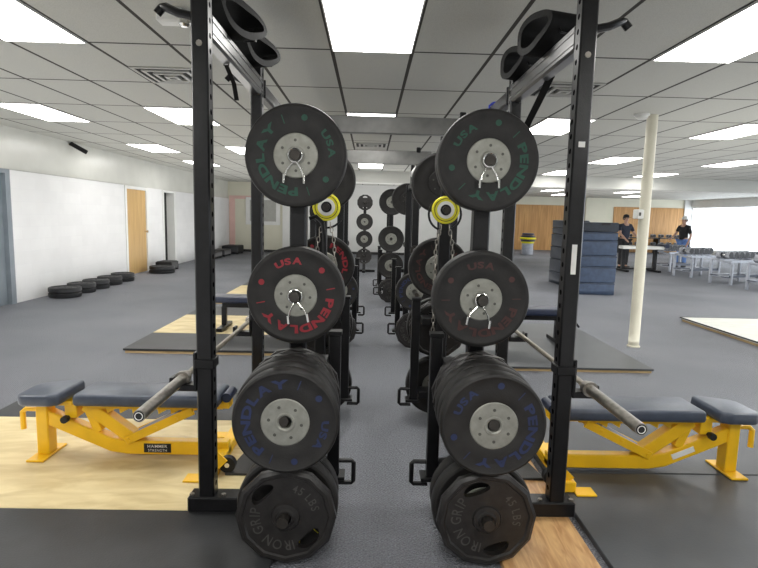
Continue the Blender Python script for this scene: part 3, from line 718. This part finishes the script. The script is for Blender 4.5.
# ------------------------------------------------------------------ yellow adjustable benches
def bench(s, lab, X0, Yc, z0):
    t = thing('adjustable_bench', lab, 'weight bench', (X0, Yc, z0), group='yellow framed adjustable benches')
    def P(x, y, z): return (s * x, y, z)
    def bx(b, x0, x1, y0, y1, za, zb, bev=.003, seg=1):
        a, c = sorted((s * x0, s * x1)); return box(b, a, c, y0, y1, za, zb, bev, None, seg)
    # back pad (rectangular) and seat pad (tapered towards the outer end)
    b = nb(); bx(b, .03, .86, -.14, .14, .340, .410, .022, 3); obj('back_pad', b, 'vinyl', t)
    b = nb()
    tt = nb(); prism(tt, [(s * .925, -.15), (s * .985, -.165), (s * 1.15, -.135), (s * 1.19, -.10), (s * 1.19, .10), (s * 1.15, .135), (s * .985, .165), (s * .925, .15)], 'Z', -.034, .034, .018, 3)
    m = Matrix.Translation((s * 1.05, 0, .372)) @ Matrix.Rotation(s * math.radians(4), 4, 'Y') @ Matrix.Translation((-s * 1.05, 0, 0)); bmesh.ops.transform(tt, matrix=m, verts=tt.verts); merge(b, tt)
    obj('seat_pad', b, 'vinyl', t)
    b = nb(); bx(b, .16, .80, -.05, .05, .300, .336, .003)
    for k in range(6):
        x = .28 + k * .075; prism(b, [(s * x, .300), (s * (x + .055), .300), (s * (x + .05), .272)][::1 if s > 0 else -1], 'Y', -.045, -.037); prism(b, [(s * x, .300), (s * (x + .055), .300), (s * (x + .05), .272)][::1 if s > 0 else -1], 'Y', .037, .045)
    obj('pad_rail', b, 'yellow', t)
    # main beam: floor level tube that bends up to the post
    prof = [(.0, .015), (.60, .015), (.70, .03), (1.09, .20), (1.09, .29), (.69, .115), (.60, .098), (.0, .098)]
    b = nb(); prism(b, [(s * p[0], p[1]) for p in prof], 'Y', -.035, .035, .006); mb = obj('main_beam', b, 'yellow', t)
    b = nb()
    if s < 0: box(b, -.50, -.34, -.0375, -.035, .03, .085)
    else:
        box(b, -.07, .07, -.0375, -.035, -.017, .017); bmesh.ops.transform(b, matrix=Matrix.Translation((.80, 0, .120)) @ Matrix.Rotation(-math.radians(23), 4, 'Y'), verts=b.verts)
    obj('name_plate', b, 'dark' if s < 0 else 'white', mb, False)
    if s < 0:
        b = nb(); flat_text(b, 'HAMMER', .026, (s * .42, -.0382, .060), (1, 0, 0), (0, 0, 1), 1.05, .16, .004); flat_text(b, 'STRENGTH', .022, (s * .42, -.0382, .036), (1, 0, 0), (0, 0, 1), .92, .15, .004)
        obj('lettering', b, 'white', mb, False)
    b = nb(); bx(b, 1.055, 1.125, -.045, .045, .01, .335, .006); obj('post', b, 'yellow', t)
    b = nb(); bx(b, 1.04, 1.14, -.13, .12, 0, .012, .003); obj('foot_plate', b, 'yellow', t)
    b = nb(); bx(b, .90, 1.17, -.06, .06, .318, .342, .003); bx(b, .88, .95, -.05, .05, .24, .335, .003); obj('seat_bracket', b, 'yellow', t)
    b = nb(); cyl(b, P(.93, -.085, .245), P(.93, .05, .245), .012, seg=10); cyl(b, P(.93, -.10, .245), P(.93, -.07, .245), .021, seg=12); obj('seat_pin', b, 'rubber_dark', t)
    b = nb(); tube(b, [P(1.12, 0, .275), P(1.20, 0, .275), P(1.225, 0, .255), P(1.225, 0, .15)], .016, 10); obj('lift_handle', b, 'yellow', t)
    b = nb(); bar(b, P(.84, -.0, .325), P(.77, 0, .15), .06, .05, .003); obj('hinge_strut', b, 'yellow', t)
    b = nb(); bar(b, P(.84, -.0, .315), P(.56, 0, .105), .075, .075, .004); obj('pad_support', b, 'yellow', t)
    b = nb()
    for yy in (-.052, .052): bar(b, P(.60, yy, .105), P(.20, yy, .30), .012, .05, .003)
    for q in ((.58, .115), (.42, .193), (.30, .25)): cyl(b, P(q[0], -.065, q[1]), P(q[0], .065, q[1]), .011, seg=8)
    obj('adjusting_arm', b, 'yellow', t)
    b = nb(); cyl(b, P(.55, -.03, .14), P(.30, -.03, .275), .012, seg=8); cyl(b, P(.55, .03, .14), P(.30, .03, .275), .012, seg=8); obj('slide_rods', b, 'grey_metal', t)
    b = nb(); bx(b, .0, .07, -.30, .30, .0, .06, .005); bx(b, .06, .17, -.34, -.25, 0, .010, .002); bx(b, .06, .17, .25, .34, 0, .01, .002)
    bar(b, P(.04, -.27, .05), P(-.03, -.27, .12), .012, .07); bar(b, P(.03, .27, .03), P(-.06, .27, .20), .012, .07); obj('cross_foot', b, 'yellow', t)
    for yy in (-.22, .24):
        b = nb(); cyl(b, P(-.045, yy - .02, .055), P(-.045, yy + .02, .055), .045, seg=24); wv = obj('wheel', b, 'rubber_dark', t)
        b = nb(); cyl(b, P(-.045, yy - .024, .055), P(-.045, yy + .024, .055), .014, seg=10); obj('wheel_hub', b, 'chrome', wv)
    b = nb(); bx(b, -.01, .05, -.045, .045, .31, .36, .004); bx(b, .03, .16, -.03, .03, .30, .335, .003); obj('head_bracket', b, 'yellow', t)
    b = nb(); cyl(b, P(.0, -.07, .385), P(-.0, .07, .385), .028, seg=16); obj('pad_roller', b, 'vinyl_dark', t)
    return t
bench(-1, 'yellow framed adjustable bench with grey blue pads on the pale platform at left', -.815, 3.13, .036)
bench(1, 'yellow framed adjustable bench with grey blue pads on the dark mat at right', 1.08, 3.05, .031)
def flat_bench(lab, X, Y, z0, s):
    t = thing('flat_bench', lab, 'weight bench', (X, Y, z0), group='dark flat benches at the second racks')
    obj('pad', box(nb(), -.62, .62, -.15, .15, .34, .42, .02, None, 3), 'vinyl_dark', t)
    b = nb(); box(b, -.5, .5, -.035, .035, .27, .34, .004); obj('rail', b, 'steel_black', t)
    for x in (-.48, .48):
        b = nb(); box(b, x - .03, x + .03, -.03, .03, .04, .28, .004); lg = obj('leg', b, 'steel_black', t)
        obj('foot_bar', box(nb(), x - .035, x + .035, -.26, .26, 0, .045, .004), 'steel_black', lg)
    if s > 0: obj('grip_peg', tube(nb(), [(s * .5, -.05, .30), (s * .66, -.06, .28), (s * .72, -.06, .20)], .014, 8), 'steel_black', t)
flat_bench('dark flat bench on the second left platform, seen between the rack posts', -1.33, 6.75, .051, -1)
flat_bench('dark flat bench behind the right rack post on the rubber topped platform', 1.80, 6.35, .046, 1)

# ------------------------------------------------------------------ straps, chains and small gear on the racks
def strap_loop(name, lab, cat, X, Y, Z, rx, rz, wid, tilt, yaw_=0, th=.036, grp=None):
    t = thing(name, lab, cat, (X, Y, Z), (0, math.radians(tilt), math.radians(yaw_)), grp)
    b = nb(); prof = []; n = 30
    T = bmesh.new(); rings = []
    for i in range(n):
        a = 2 * PI * i / n; k = 1 + .12 * math.sin(3 * a + 1)
        o = Vector((rx * k * math.cos(a), 0, rz * k * math.sin(a))); dn = Vector((math.cos(a), 0, math.sin(a))) * th
        w = wid * (1 + .25 * math.cos(a + .8))
        rings.append([T.verts.new(o + Vector((0, -w / 2, 0))), T.verts.new(o + Vector((0, w / 2, 0))), T.verts.new(o + dn + Vector((0, w / 2, 0))), T.verts.new(o + dn + Vector((0, -w / 2, 0)))])
    for i in range(n):
        A, B = rings[i], rings[(i + 1) % n]
        for k in range(4): T.faces.new((A[k], A[(k + 1) % 4], B[(k + 1) % 4], B[k]))
    bmesh.ops.recalc_face_normals(T, faces=T.faces); merge(b, T)
    obj('belt_band', b, 'leather', t)
    b = nb(); tube(b, [(rx * 1.05 + .01, -wid * .2, 0), (rx * 1.05 + .03, -wid * .2, -.05), (rx + .03, wid * .2, -.05), (rx + .01, wid * .2, 0)], .006, 6, True); obj('buckle', b, 'steel_black', t)
    return t
for args in (('wide black leather belt loop lying on top of the right rack beam beside the post', .93, 3.06, 2.50, .14, .070, .17, -72),
             ('smaller black belt loop lying on the right rack beam farther along', .93, 3.58, 2.49, .10, .062, .13, -68),
             ('wide black belt bundle lying on top of the left rack beam beside the post', -.755, 3.0, 2.50, .16, .062, .17, 72),
             ('smaller black belt loop lying on the left rack beam farther along', -.745, 3.50, 2.49, .13, .058, .15, 68)):
    strap_loop('lifting_belt', args[0], 'lifting belt', args[1], args[2], args[3], args[4], args[5], args[6], 0, args[7], grp='black belts over the rack beams')
def hang_strap(lab, pts, w):
    t = thing('hanging_strap', lab, 'strap', pts[0], group='straps hanging from the beams')
    b = nb(); o = Vector(pts[0]); P = [Vector(p) - o for p in pts]; T = bmesh.new(); R = []
    for p in P: R.append([T.verts.new(p + Vector(q)) for q in ((-w, -.004, 0), (w, -.004, 0), (w, .004, 0), (-w, .004, 0))])
    for A, B in zip(R, R[1:]):
        for k in range(4): T.faces.new((A[k], A[(k + 1) % 4], B[(k + 1) % 4], B[k]))
    T.faces.new(R[0][::-1]); T.faces.new(R[-1]); bmesh.ops.recalc_face_normals(T, faces=T.faces); merge(b, T); obj('webbing', b, 'leather', t)
    b = nb(); tube(b, [(-w, 0, .0), (w, 0, .0), (w, 0, .03), (-w, 0, .03)], .004, 6, True); obj('top_ring', b, 'steel_black', t)
hang_strap('black webbing strap slanting down from the right rack beam behind the green plate', [(.99, 3.12, 2.29), (.985, 3.28, 2.20), (.98, 3.48, 2.10), (.97, 3.62, 2.0), (.96, 3.66, 1.9)], .022)
hang_strap('short black strap end dangling under the left rack beam', [(-.78, 3.0, 2.27), (-.765, 3.1, 2.2), (-.76, 3.14, 2.12)], .012)
t = thing('blue_cord_loop', 'blue cord loop tied round the right rack beam above the plate', 'cord', (XFR, 4.35, 2.335))
pts = [(.048 * math.cos(a) if abs(math.cos(a)) < .8 else .046 * math.copysign(1, math.cos(a)), .01 * math.sin(2 * a), .066 * math.sin(a)) for a in [2 * PI * i / 20 for i in range(20)]]
obj('cord', tube(nb(), pts, .009, 8, True), 'blue_cord', t)
# chains with yellow ringed change plates on the far rear uprights
def chain(lab, X, Y, z1, z0, slack):
    t = thing('lifting_chain', lab, 'chain', (X, Y, z1), group='chains hanging on the rack uprights')
    b = nb(); n = int((z1 - z0) / .034)
    for sd in (-1, 1):
        for i in range(n):
            zc = -i * .034; xx = sd * (.028 + .03 * math.sin(min(1, i / 5) * PI / 2)) * slack
            pts = []
            for k in range(10):
                a = 2 * PI * k / 10; u = .010 * math.cos(a); v = .021 * math.sin(a)
                pts.append((xx + (u if i % 2 else 0), (0 if i % 2 else u), zc + v))
            tube(b, pts, .0036, 5, True)
    obj('links', b, 'sleeve', t)
for X, side, dx in ((PL, 'left', .035), (PR, 'right', -.005)):
    y = 3.70
    t = thing('change_plate', 'small yellow plate with white ring on the far upright of the nearest %s rack' % side, 'change plate', (X + dx, y, 1.55), group='yellow ringed change plates')
    obj('rim', lathe(nb(), [(.058, 0), (.090, 0), (.094, .004), (.094, .03), (.058, .03)], 40), 'tape_yellow', t)
    obj('dark_band', lathe(nb(), [(.074, -.001), (.078, -.001), (.078, .02), (.074, .02)], 40), 'rubber_dark', t)
    obj('white_ring', lathe(nb(), [(.036, -.002), (.059, -.002), (.059, .028), (.036, .028)], 32), 'white', t)
    obj('bush', lathe(nb(), [(.024, -.003), (.037, -.003), (.037, .032), (.024, .032)], 24), 'rubber_dark', t)
    t = thing('gear_peg', 'short black peg holding the yellow ringed plate on the nearest %s rack' % side, 'peg', (X + dx, y, 1.55), group='short gear pegs')
    obj('peg', cyl(nb(), (0, -.03, 0), (0, .07, 0), .0235), 'peg', t)
    obj('black_ring', lathe(nb(), [(.104, .036), (.118, .036), (.118, .05), (.104, .05)], 32, org=(0, 0, -.03)), 'rubber_dark', t)
    chain('steel chain hanging below the yellow ringed plate on the nearest %s rack' % side, X + dx, y + .01, 1.43, .62 if side == 'right' else .9, 1)
t = thing('grab_handle', 'curved black tube handle standing beside the left chain', 'handle', (PL + .02, 3.35, 1.2), group=None)
obj('bent_tube', tube(nb(), [(-.06, 0, .27), (-.02, 0, .285), (.02, 0, .25), (.035, .0, .17), (.04, 0, 0), (.04, 0, -.2)], .014, 10), 'steel_black', t)

# ------------------------------------------------------------------ plates lying along the left wall
floor_p = None
def flat_plate(lab, X, Y, Z, R=1.0, grp='black plates stacked flat along the left wall'):
    global floor_p
    if floor_p is None:
        floor_p = thing('floor_plate', lab, 'bumper plate', (X, Y, Z), group=grp)
        prof = [(.026, .012), (.10, .012), (.104, .020), (.18, .020), (.2, .004), (.225, .006), (.235, .016), (.235, .074), (.225, .084), (.2, .086), (.18, .07), (.104, .07), (.1, .078), (.026, .078)]
        obj('rubber_disc', lathe(nb(), prof, 40, axis='Z'), 'rubber_dark', floor_p)
        obj('hub', lathe(nb(), [(.026, .012), (.06, .008), (.06, .082), (.026, .082)], 24, axis='Z'), 'iron', floor_p)
        o = floor_p
    else: o = dup(floor_p, (X, Y, Z), None, lab, grp)
    o.scale = (R, R, 1); return o
for k, (x, y, r) in enumerate(((-5.22, 9.30, 1.08), (-5.24, 9.88, 1.0), (-5.25, 10.42, 1.0), (-5.26, 11.0, .98), (-5.28, 11.62, .98))):
    nm = ('nearest', 'second', 'third', 'fourth', 'farthest')[k]
    for j, wv in enumerate(('bottom', 'top')):
        flat_plate('black plate lying flat, %s one in the %s stack along the white left wall' % (wv, nm), x, y, .0 + .088 * j, r)
for j, wv in enumerate(('bottom', 'top')): flat_plate('large black plate lying flat by the tan door, %s one of its pair' % wv, -5.1, 13.35, .088 * j, 1.25)
def crate(lab, x, y, sx, sy, h):
    t = thing('step_box', lab, 'step box', (x, y, 0), group='low black step boxes')
    b = nb(); box(b, -sx / 2, sx / 2, -sy / 2, sy / 2, .03, h, .015); obj('body', b, 'rubber_dark', t)
    b = nb()
    for ax in (-1, 1):
        for ay in (-1, 1): box(b, ax * sx * .42 - .03, ax * sx * .42 + .03, ay * sy * .42 - .03, ay * sy * .42 + .03, 0, .035, .004)
    obj('feet', b, 'rubber', t)
    obj('top_pad', box(nb(), -sx / 2 + .03, sx / 2 - .03, -sy / 2 + .03, sy / 2 - .03, h - .002, h + .012, .004), 'rubber', t)
crate('small black box beside the large flat plates past the tan door', -5.25, 14.1, .42, .5, .22)
crate('low black step box by the left wall near the far corner, nearer one', -5.25, 18.0, .5, .9, .22)
crate('low black step box by the left wall, middle one near the far corner', -5.25, 19.2, .5, .9, .22)
crate('low black step box by the left wall at the far corner with a raised block', -5.15, 20.5, .6, .9, .30)

# ------------------------------------------------------------------ foam plyo boxes
def foam_stack(x, y, w, dpt, hs, nm, m, rot=0):
    z = 0
    for i, h in enumerate(hs):
        pos = ('bottom', 'second from the bottom', 'third from the bottom', 'fourth from the bottom', 'fifth from the bottom', 'topmost')[i if i < len(hs) - 1 else 5]
        t = thing('foam_box', 'navy foam jump box, %s of the %s stack' % (pos, nm), 'jump box', (x + random.uniform(-.01, .01), y, z), (0, 0, math.radians(rot + random.uniform(-1, 1))), 'navy foam jump boxes in two stacks')
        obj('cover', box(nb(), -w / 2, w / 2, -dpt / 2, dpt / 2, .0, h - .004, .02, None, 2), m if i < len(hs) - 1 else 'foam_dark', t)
        obj('seam_strap', box(nb(), -w / 2 - .004, w / 2 + .004, -dpt / 2 - .004, dpt / 2 + .004, h - .035, h - .022), 'foam_dark', t)
        if i == len(hs) - 1: obj('carry_handle', box(nb(), .02, .20, -dpt / 2 - .012, -dpt / 2 - .002, h - .06, h - .01, .003), 'rubber_dark', t)
        z += h
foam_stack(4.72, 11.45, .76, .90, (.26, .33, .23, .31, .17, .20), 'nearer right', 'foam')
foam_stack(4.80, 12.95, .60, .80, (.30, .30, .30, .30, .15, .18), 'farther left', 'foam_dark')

# ------------------------------------------------------------------ dumbbell racks by the windows
def dbrack(lab, x, y, L, ang):
    t = thing('dumbbell_rack', lab, 'dumbbell rack', (x, y, 0), (0, 0, math.radians(ang)), 'grey dumbbell racks by the windows')
    W_ = .27
    for xx in (.06, L - .06):
        for yy in (-W_, W_): obj('leg', box(nb(), xx - .03, xx + .03, yy - .03, yy + .03, 0, .62 if yy > 0 else .52, .004), 'grey_metal', t)
        b = nb(); bar(b, (xx, -W_, .54), (xx, W_, .64), .06, .05); bar(b, (xx, -W_, .16), (xx, W_, .22), .05, .05); obj('end_frame', b, 'grey_metal', t)
    b = nb(); bar(b, (0, -.14, .575), (L, -.14, .575), .20, .02); bar(b, (0, .15, .635), (L, .15, .635), .20, .02); box(b, 0, L, -.27, -.25, .56, .62); obj('upper_tray', b, 'grey_metal', t)
    b = nb(); bar(b, (0, -.14, .19), (L, -.14, .19), .20, .02); bar(b, (0, .15, .225), (L, .15, .225), .20, .02); box(b, 0, L, -.27, -.25, .18, .24); obj('lower_tray', b, 'vinyl', t)
    return t
dbp = None
def dumbbell(lab, x, y, z, ang):
    global dbp
    if dbp is None:
        dbp = thing('dumbbell', lab, 'dumbbell', (x, y, z), (0, 0, math.radians(ang)), 'grey rimmed dumbbells on the window side racks'); dbp.scale = (1.2, 1.1, 1.2)
        for s in (-1, 1):
            b = nb(); lathe(b, [(.055, s * .055), (.085, s * .07), (.085, s * .15), (.07, s * .16), (.055, s * .155)], 8, PI / 8); h = obj('weight_head', b, 'grey_rim', dbp)
            obj('head_face', cyl(nb(), (0, s * .150, 0), (0, s * .163, 0), .073, seg=8), 'rubber_dark', h)
        obj('grip', cyl(nb(), (0, -.07, 0), (0, .07, 0), .016), 'chrome', dbp)
    else: dup(dbp, (x, y, z), (0, 0, math.radians(ang)), lab).scale = (1.2, 1.1, 1.2)
ANG = 25
for k, (x, y, n, nm) in enumerate(((9.35, 17.1, 4, 'farthest'), (9.0, 15.35, 5, 'third nearest'), (9.0, 13.65, 6, 'second nearest'), (9.0, 12.25, 1, 'nearest'))):
    dbrack('grey two tier dumbbell rack by the windows, %s of the four' % nm, x, y, 1.35, ANG)
    ca, sa = math.cos(math.radians(ANG)), math.sin(math.radians(ANG))
    for i in range(n):
        u = .13 + i * .225
        dumbbell('grey rimmed dumbbell, number %s from the aisle end on the %s rack' % (('one', 'two', 'three', 'four', 'five', 'six')[i], nm), x + ca * u, y + sa * u, .745, ANG)
t = thing('wall_dumbbell_rack', 'long low black dumbbell rack along the wood panelled back wall', 'dumbbell rack', (14.6, 27.3, 0))
b = nb(); box(b, -2.0, 1.6, -.25, .25, .75, .80, .005); box(b, -2.0, 1.6, -.3, .2, .35, .40, .005); obj('shelves', b, 'steel_black', t)
for x in (-1.95, 0, 1.55): obj('leg', box(nb(), x - .04, x + .04, -.25, .25, 0, .8, .005), 'steel_black', t)
for r_, z, seen in ((0, .89, (1, 4, 5, 6, 7)), (1, .49, (1, 2, 4, 5, 6, 7))):
    for q, i in enumerate(seen):
        o = dup(dbp, (14.6 - 1.8 + i * .4, 27.3 - .05 * r_, z), (0, 0, 0), 'far dark dumbbell, place %s from the left on the long black rack\'s %s shelf' % (('one', 'two', 'three', 'four', 'five', 'six')[q], ('upper', 'lower')[r_]), 'dark dumbbells on the long black rack'); o.scale = (1, 1, 1)
# bench station by the first man
t = thing('press_bench', 'white padded bench station with black legs beside the column', 'weight bench', (8.40, 16.75, 0))
obj('pad', box(nb(), -.55, .75, -.18, .18, .70, .80, .03, None, 2), 'white', t)
for x in (-.45, .55):
    lg = obj('leg', box(nb(), x - .05, x + .05, -.05, .05, .06, .70, .006), 'steel_black', t); obj('foot_bar', box(nb(), x - .05, x + .05, -.35, .35, 0, .06, .006), 'steel_black', lg)
obj('side_rail', box(nb(), -.45, .55, -.05, .05, .06, .12, .006), 'steel_black', t)
obj('roller', cyl(nb(), (.78, -.25, .82), (.78, .25, .82), .07), 'vinyl_dark', t)
# drum with yellow and black pads by the back wall
t = thing('pad_drum', 'silver drum topped with yellow and black round pads near the panelled wall', 'drum', (7.05, 24.0, 0))
b = nb(); prof = []
for i in range(8):
    z = i * .062; prof += [(.235, z), (.255, z + .015), (.255, z + .045), (.235, z + .06)]
lathe(b, prof, 32, axis='Z', closed=False); obj('barrel', b, 'grey_metal', t)
for i, (m, z, r_) in enumerate((('tape_yellow', .50, .28), ('vinyl_dark', .59, .32), ('tape_yellow', .68, .36), ('vinyl_dark', .77, .30), ('vinyl_dark', .87, .26))):
    obj('round_pad', lathe(nb(), [(r_ - .03, z), (r_, z + .02), (r_, z + .06), (r_ - .03, z + .08)], 28, axis='Z', closed=False), m, t)

# ------------------------------------------------------------------ people
def skin_obj(name, V, E, R, m, parent, sub=2):
    me = bpy.data.meshes.new(name); me.from_pydata([Vector(v) for v in V], E, []); o = bpy.data.objects.new(name, me); C.objects.link(o)
    md = o.modifiers.new('skin', 'SKIN')
    lay = me.skin_vertices[0].data if me.skin_vertices else None
    if lay is None:
        a = me.attributes
    for i, r_ in enumerate(R):
        rr = r_ if isinstance(r_, tuple) else (r_, r_); me.skin_vertices[0].data[i].radius = rr
    me.skin_vertices[0].data[0].use_root = True
    md.use_smooth_shade = True
    s = o.modifiers.new('sub', 'SUBSURF'); s.levels = sub; s.render_levels = sub
    bpy.context.view_layer.update()
    nm = bpy.data.meshes.new_from_object(o.evaluated_get(bpy.context.evaluated_depsgraph_get()))
    bpy.data.objects.remove(o); 
    nm.name = name; nm.materials.clear(); nm.materials.append(M[m])
    return obj(name, nm, m, parent)
def person(lab, loc, rotz, shirt, pants, cap, hands):
    """figure faces -Y locally; hands: two wrist targets (left=+x, right=-x)"""
    t = thing('person', lab, 'person', loc, (0, 0, math.radians(rotz)))
    V = [(0, 0, .95), (0, 0, 1.10), (0, -.005, 1.28), (0, .0, 1.42), (0, -.005, 1.50), (0, -.01, 1.56), (0, -.015, 1.635), (0, -.01, 1.715)]
    R = [(.15, .11), (.145, .105), (.165, .115), (.12, .085), .052, (.062, .065), (.074, .088), (.066, .078)]
    E = [(i, i + 1) for i in range(7)]
    cl_arm = []; legs = []
    for s, (hx, hy, hz) in zip((1, -1), hands):
        sh = Vector((s * .185, 0, 1.41)); wr = Vector((hx, hy, hz)); mid = (sh + wr) / 2; el = mid + Vector((s * .05, .08, -.04)); dr = (wr - el).normalized()
        i0 = len(V); V += [tuple(sh), tuple(el), tuple(wr), tuple(wr + dr * .055)]; R += [.055, .042, (.030, .022), (.040, .018)]
        E += [(3, i0), (i0, i0 + 1), (i0 + 1, i0 + 2), (i0 + 2, i0 + 3)]; cl_arm.append((i0, i0 + 1, i0 + 2))
        side = dr.cross(Vector((0, 0, 1))) if abs(dr.z) < .9 else Vector((0, 1, 0)); side.normalize()
        pal = wr + dr * .06
        for k, (off, ln) in enumerate(((-.030, .070), (-.010, .082), (.010, .076), (.030, .060))):
            i1 = len(V); a = pal + side * off + dr * .02; V += [tuple(a), tuple(a + dr * ln * .55), tuple(a + dr * ln * .9 + Vector((0, 0, -.02)))]; R += [.0095, .0085, .007]
            E += [(i0 + 3, i1), (i1, i1 + 1), (i1 + 1, i1 + 2)]
        i1 = len(V); a = wr + dr * .03; V += [tuple(a + side * -.04 * s), tuple(a + side * -.06 * s + dr * .045)]; R += [.011, .009]; E += [(i0 + 2, i1), (i1, i1 + 1)]
    for s in (1, -1):
        i0 = len(V); V += [(s * .095, 0, .90), (s * .105, -.015, .50), (s * .11, .01, .09), (s * .115, -.13, .035)]; R += [(.088, .09), .060, .042, (.042, .028)]
        E += [(0, i0), (i0, i0 + 1), (i0 + 1, i0 + 2), (i0 + 2, i0 + 3)]; legs.append(i0)
    skin_obj('body', V, E, R, 'skin', t)
    # face
    for s in (1, -1): obj('eye', lathe(nb(), [(.003, -.006), (.010, 0), (.003, .006)], 12, closed=False, org=(s * .030, -.088, 1.645)), 'eye', t)
    b = nb(); prism(b, [(-.010, 1.65), (.010, 1.65), (.016, 1.605), (-.016, 1.605)], 'Y', -.112, -.08, .005); obj('nose', b, 'skin', t)
    obj('mouth', box(nb(), -.024, .024, -.092, -.080, 1.575, 1.585, .003), 'lip', t)
    for s in (1, -1): obj('ear', lathe(nb(), [(.010, -.008), (.026, -.006), (.026, .006), (.010, .008)], 14, axis='X', org=(s * .078, .0, 1.64)), 'skin', t)
    b = nb(); lathe(b, [(.080, 1.60), (.090, 1.64), (.090, 1.69), (.082, 1.70), (.07, 1.60)], 24, axis='Z', org=(0, .018, 0)); obj('hair', b, 'hair', t)
    # clothes
    VV = [(0, 0, .90), V[1], V[2], V[3], V[4]]; RR = [(.172, .134), (.165, .125), (.185, .135), (.14, .105), (.066, .066)]; EE = [(0, 1), (1, 2), (2, 3), (3, 4)]
    for a0, a1, a2 in cl_arm:
        i = len(VV); VV += [V[a0], tuple(Vector(V[a0]).lerp(Vector(V[a1]), .8))]; RR += [.070, .060]; EE += [(3, i), (i, i + 1)]
    skin_obj('shirt', VV, EE, RR, shirt, t)
    VV = [(0, 0, .96)]; RR = [(.168, .128)]; EE = []
    for i0 in legs:
        i = len(VV); VV += [V[i0], V[i0 + 1], (V[i0 + 2][0], V[i0 + 2][1], .10)]; RR += [(.105, .108), .080, .068]; EE += [(0, i), (i, i + 1), (i + 1, i + 2)]
    skin_obj('trousers', VV, EE, RR, pants, t)
    for i0 in legs:
        x = V[i0][0] * 1.1; b = nb(); box(b, x - .05, x + .05, -.19, .07, 0, .085, .025, None, 2); obj('shoe', b, 'rubber_dark', t)
    b = nb(); lathe(b, [(.094, 1.672), (.096, 1.70), (.088, 1.745), (.055, 1.775), (.01, 1.785)], 24, axis='Z', closed=False, org=(0, -.005, 0)); box(b, -.07, .07, -.175, -.08, 1.675, 1.685, .004); obj('cap', b, cap, t)
    return t
person('man in a navy shirt and dark cap leaning over the white bench', (8.42, 17.75, 0), 10, 'navy_cloth', 'black_cloth', 'black_cloth', ((.26, -.38, .98), (-.24, -.40, .98)))
person('man in a black shirt, blue jeans and a pale cap standing by the windows', (11.05, 18.9, 0), -70, 'black_cloth', 'denim', 'white', ((.27, -.10, .86), (-.22, -.30, 1.02)))

# ------------------------------------------------------------------ view
sc = bpy.context.scene
sc.view_settings.view_transform = 'Standard'; sc.view_settings.look = 'None'; sc.view_settings.exposure = 0.0
try:
    sc.cycles.use_denoising = True; sc.cycles.max_bounces = 8; sc.cycles.diffuse_bounces = 4; sc.cycles.sample_clamp_indirect = 6
except Exception: pass
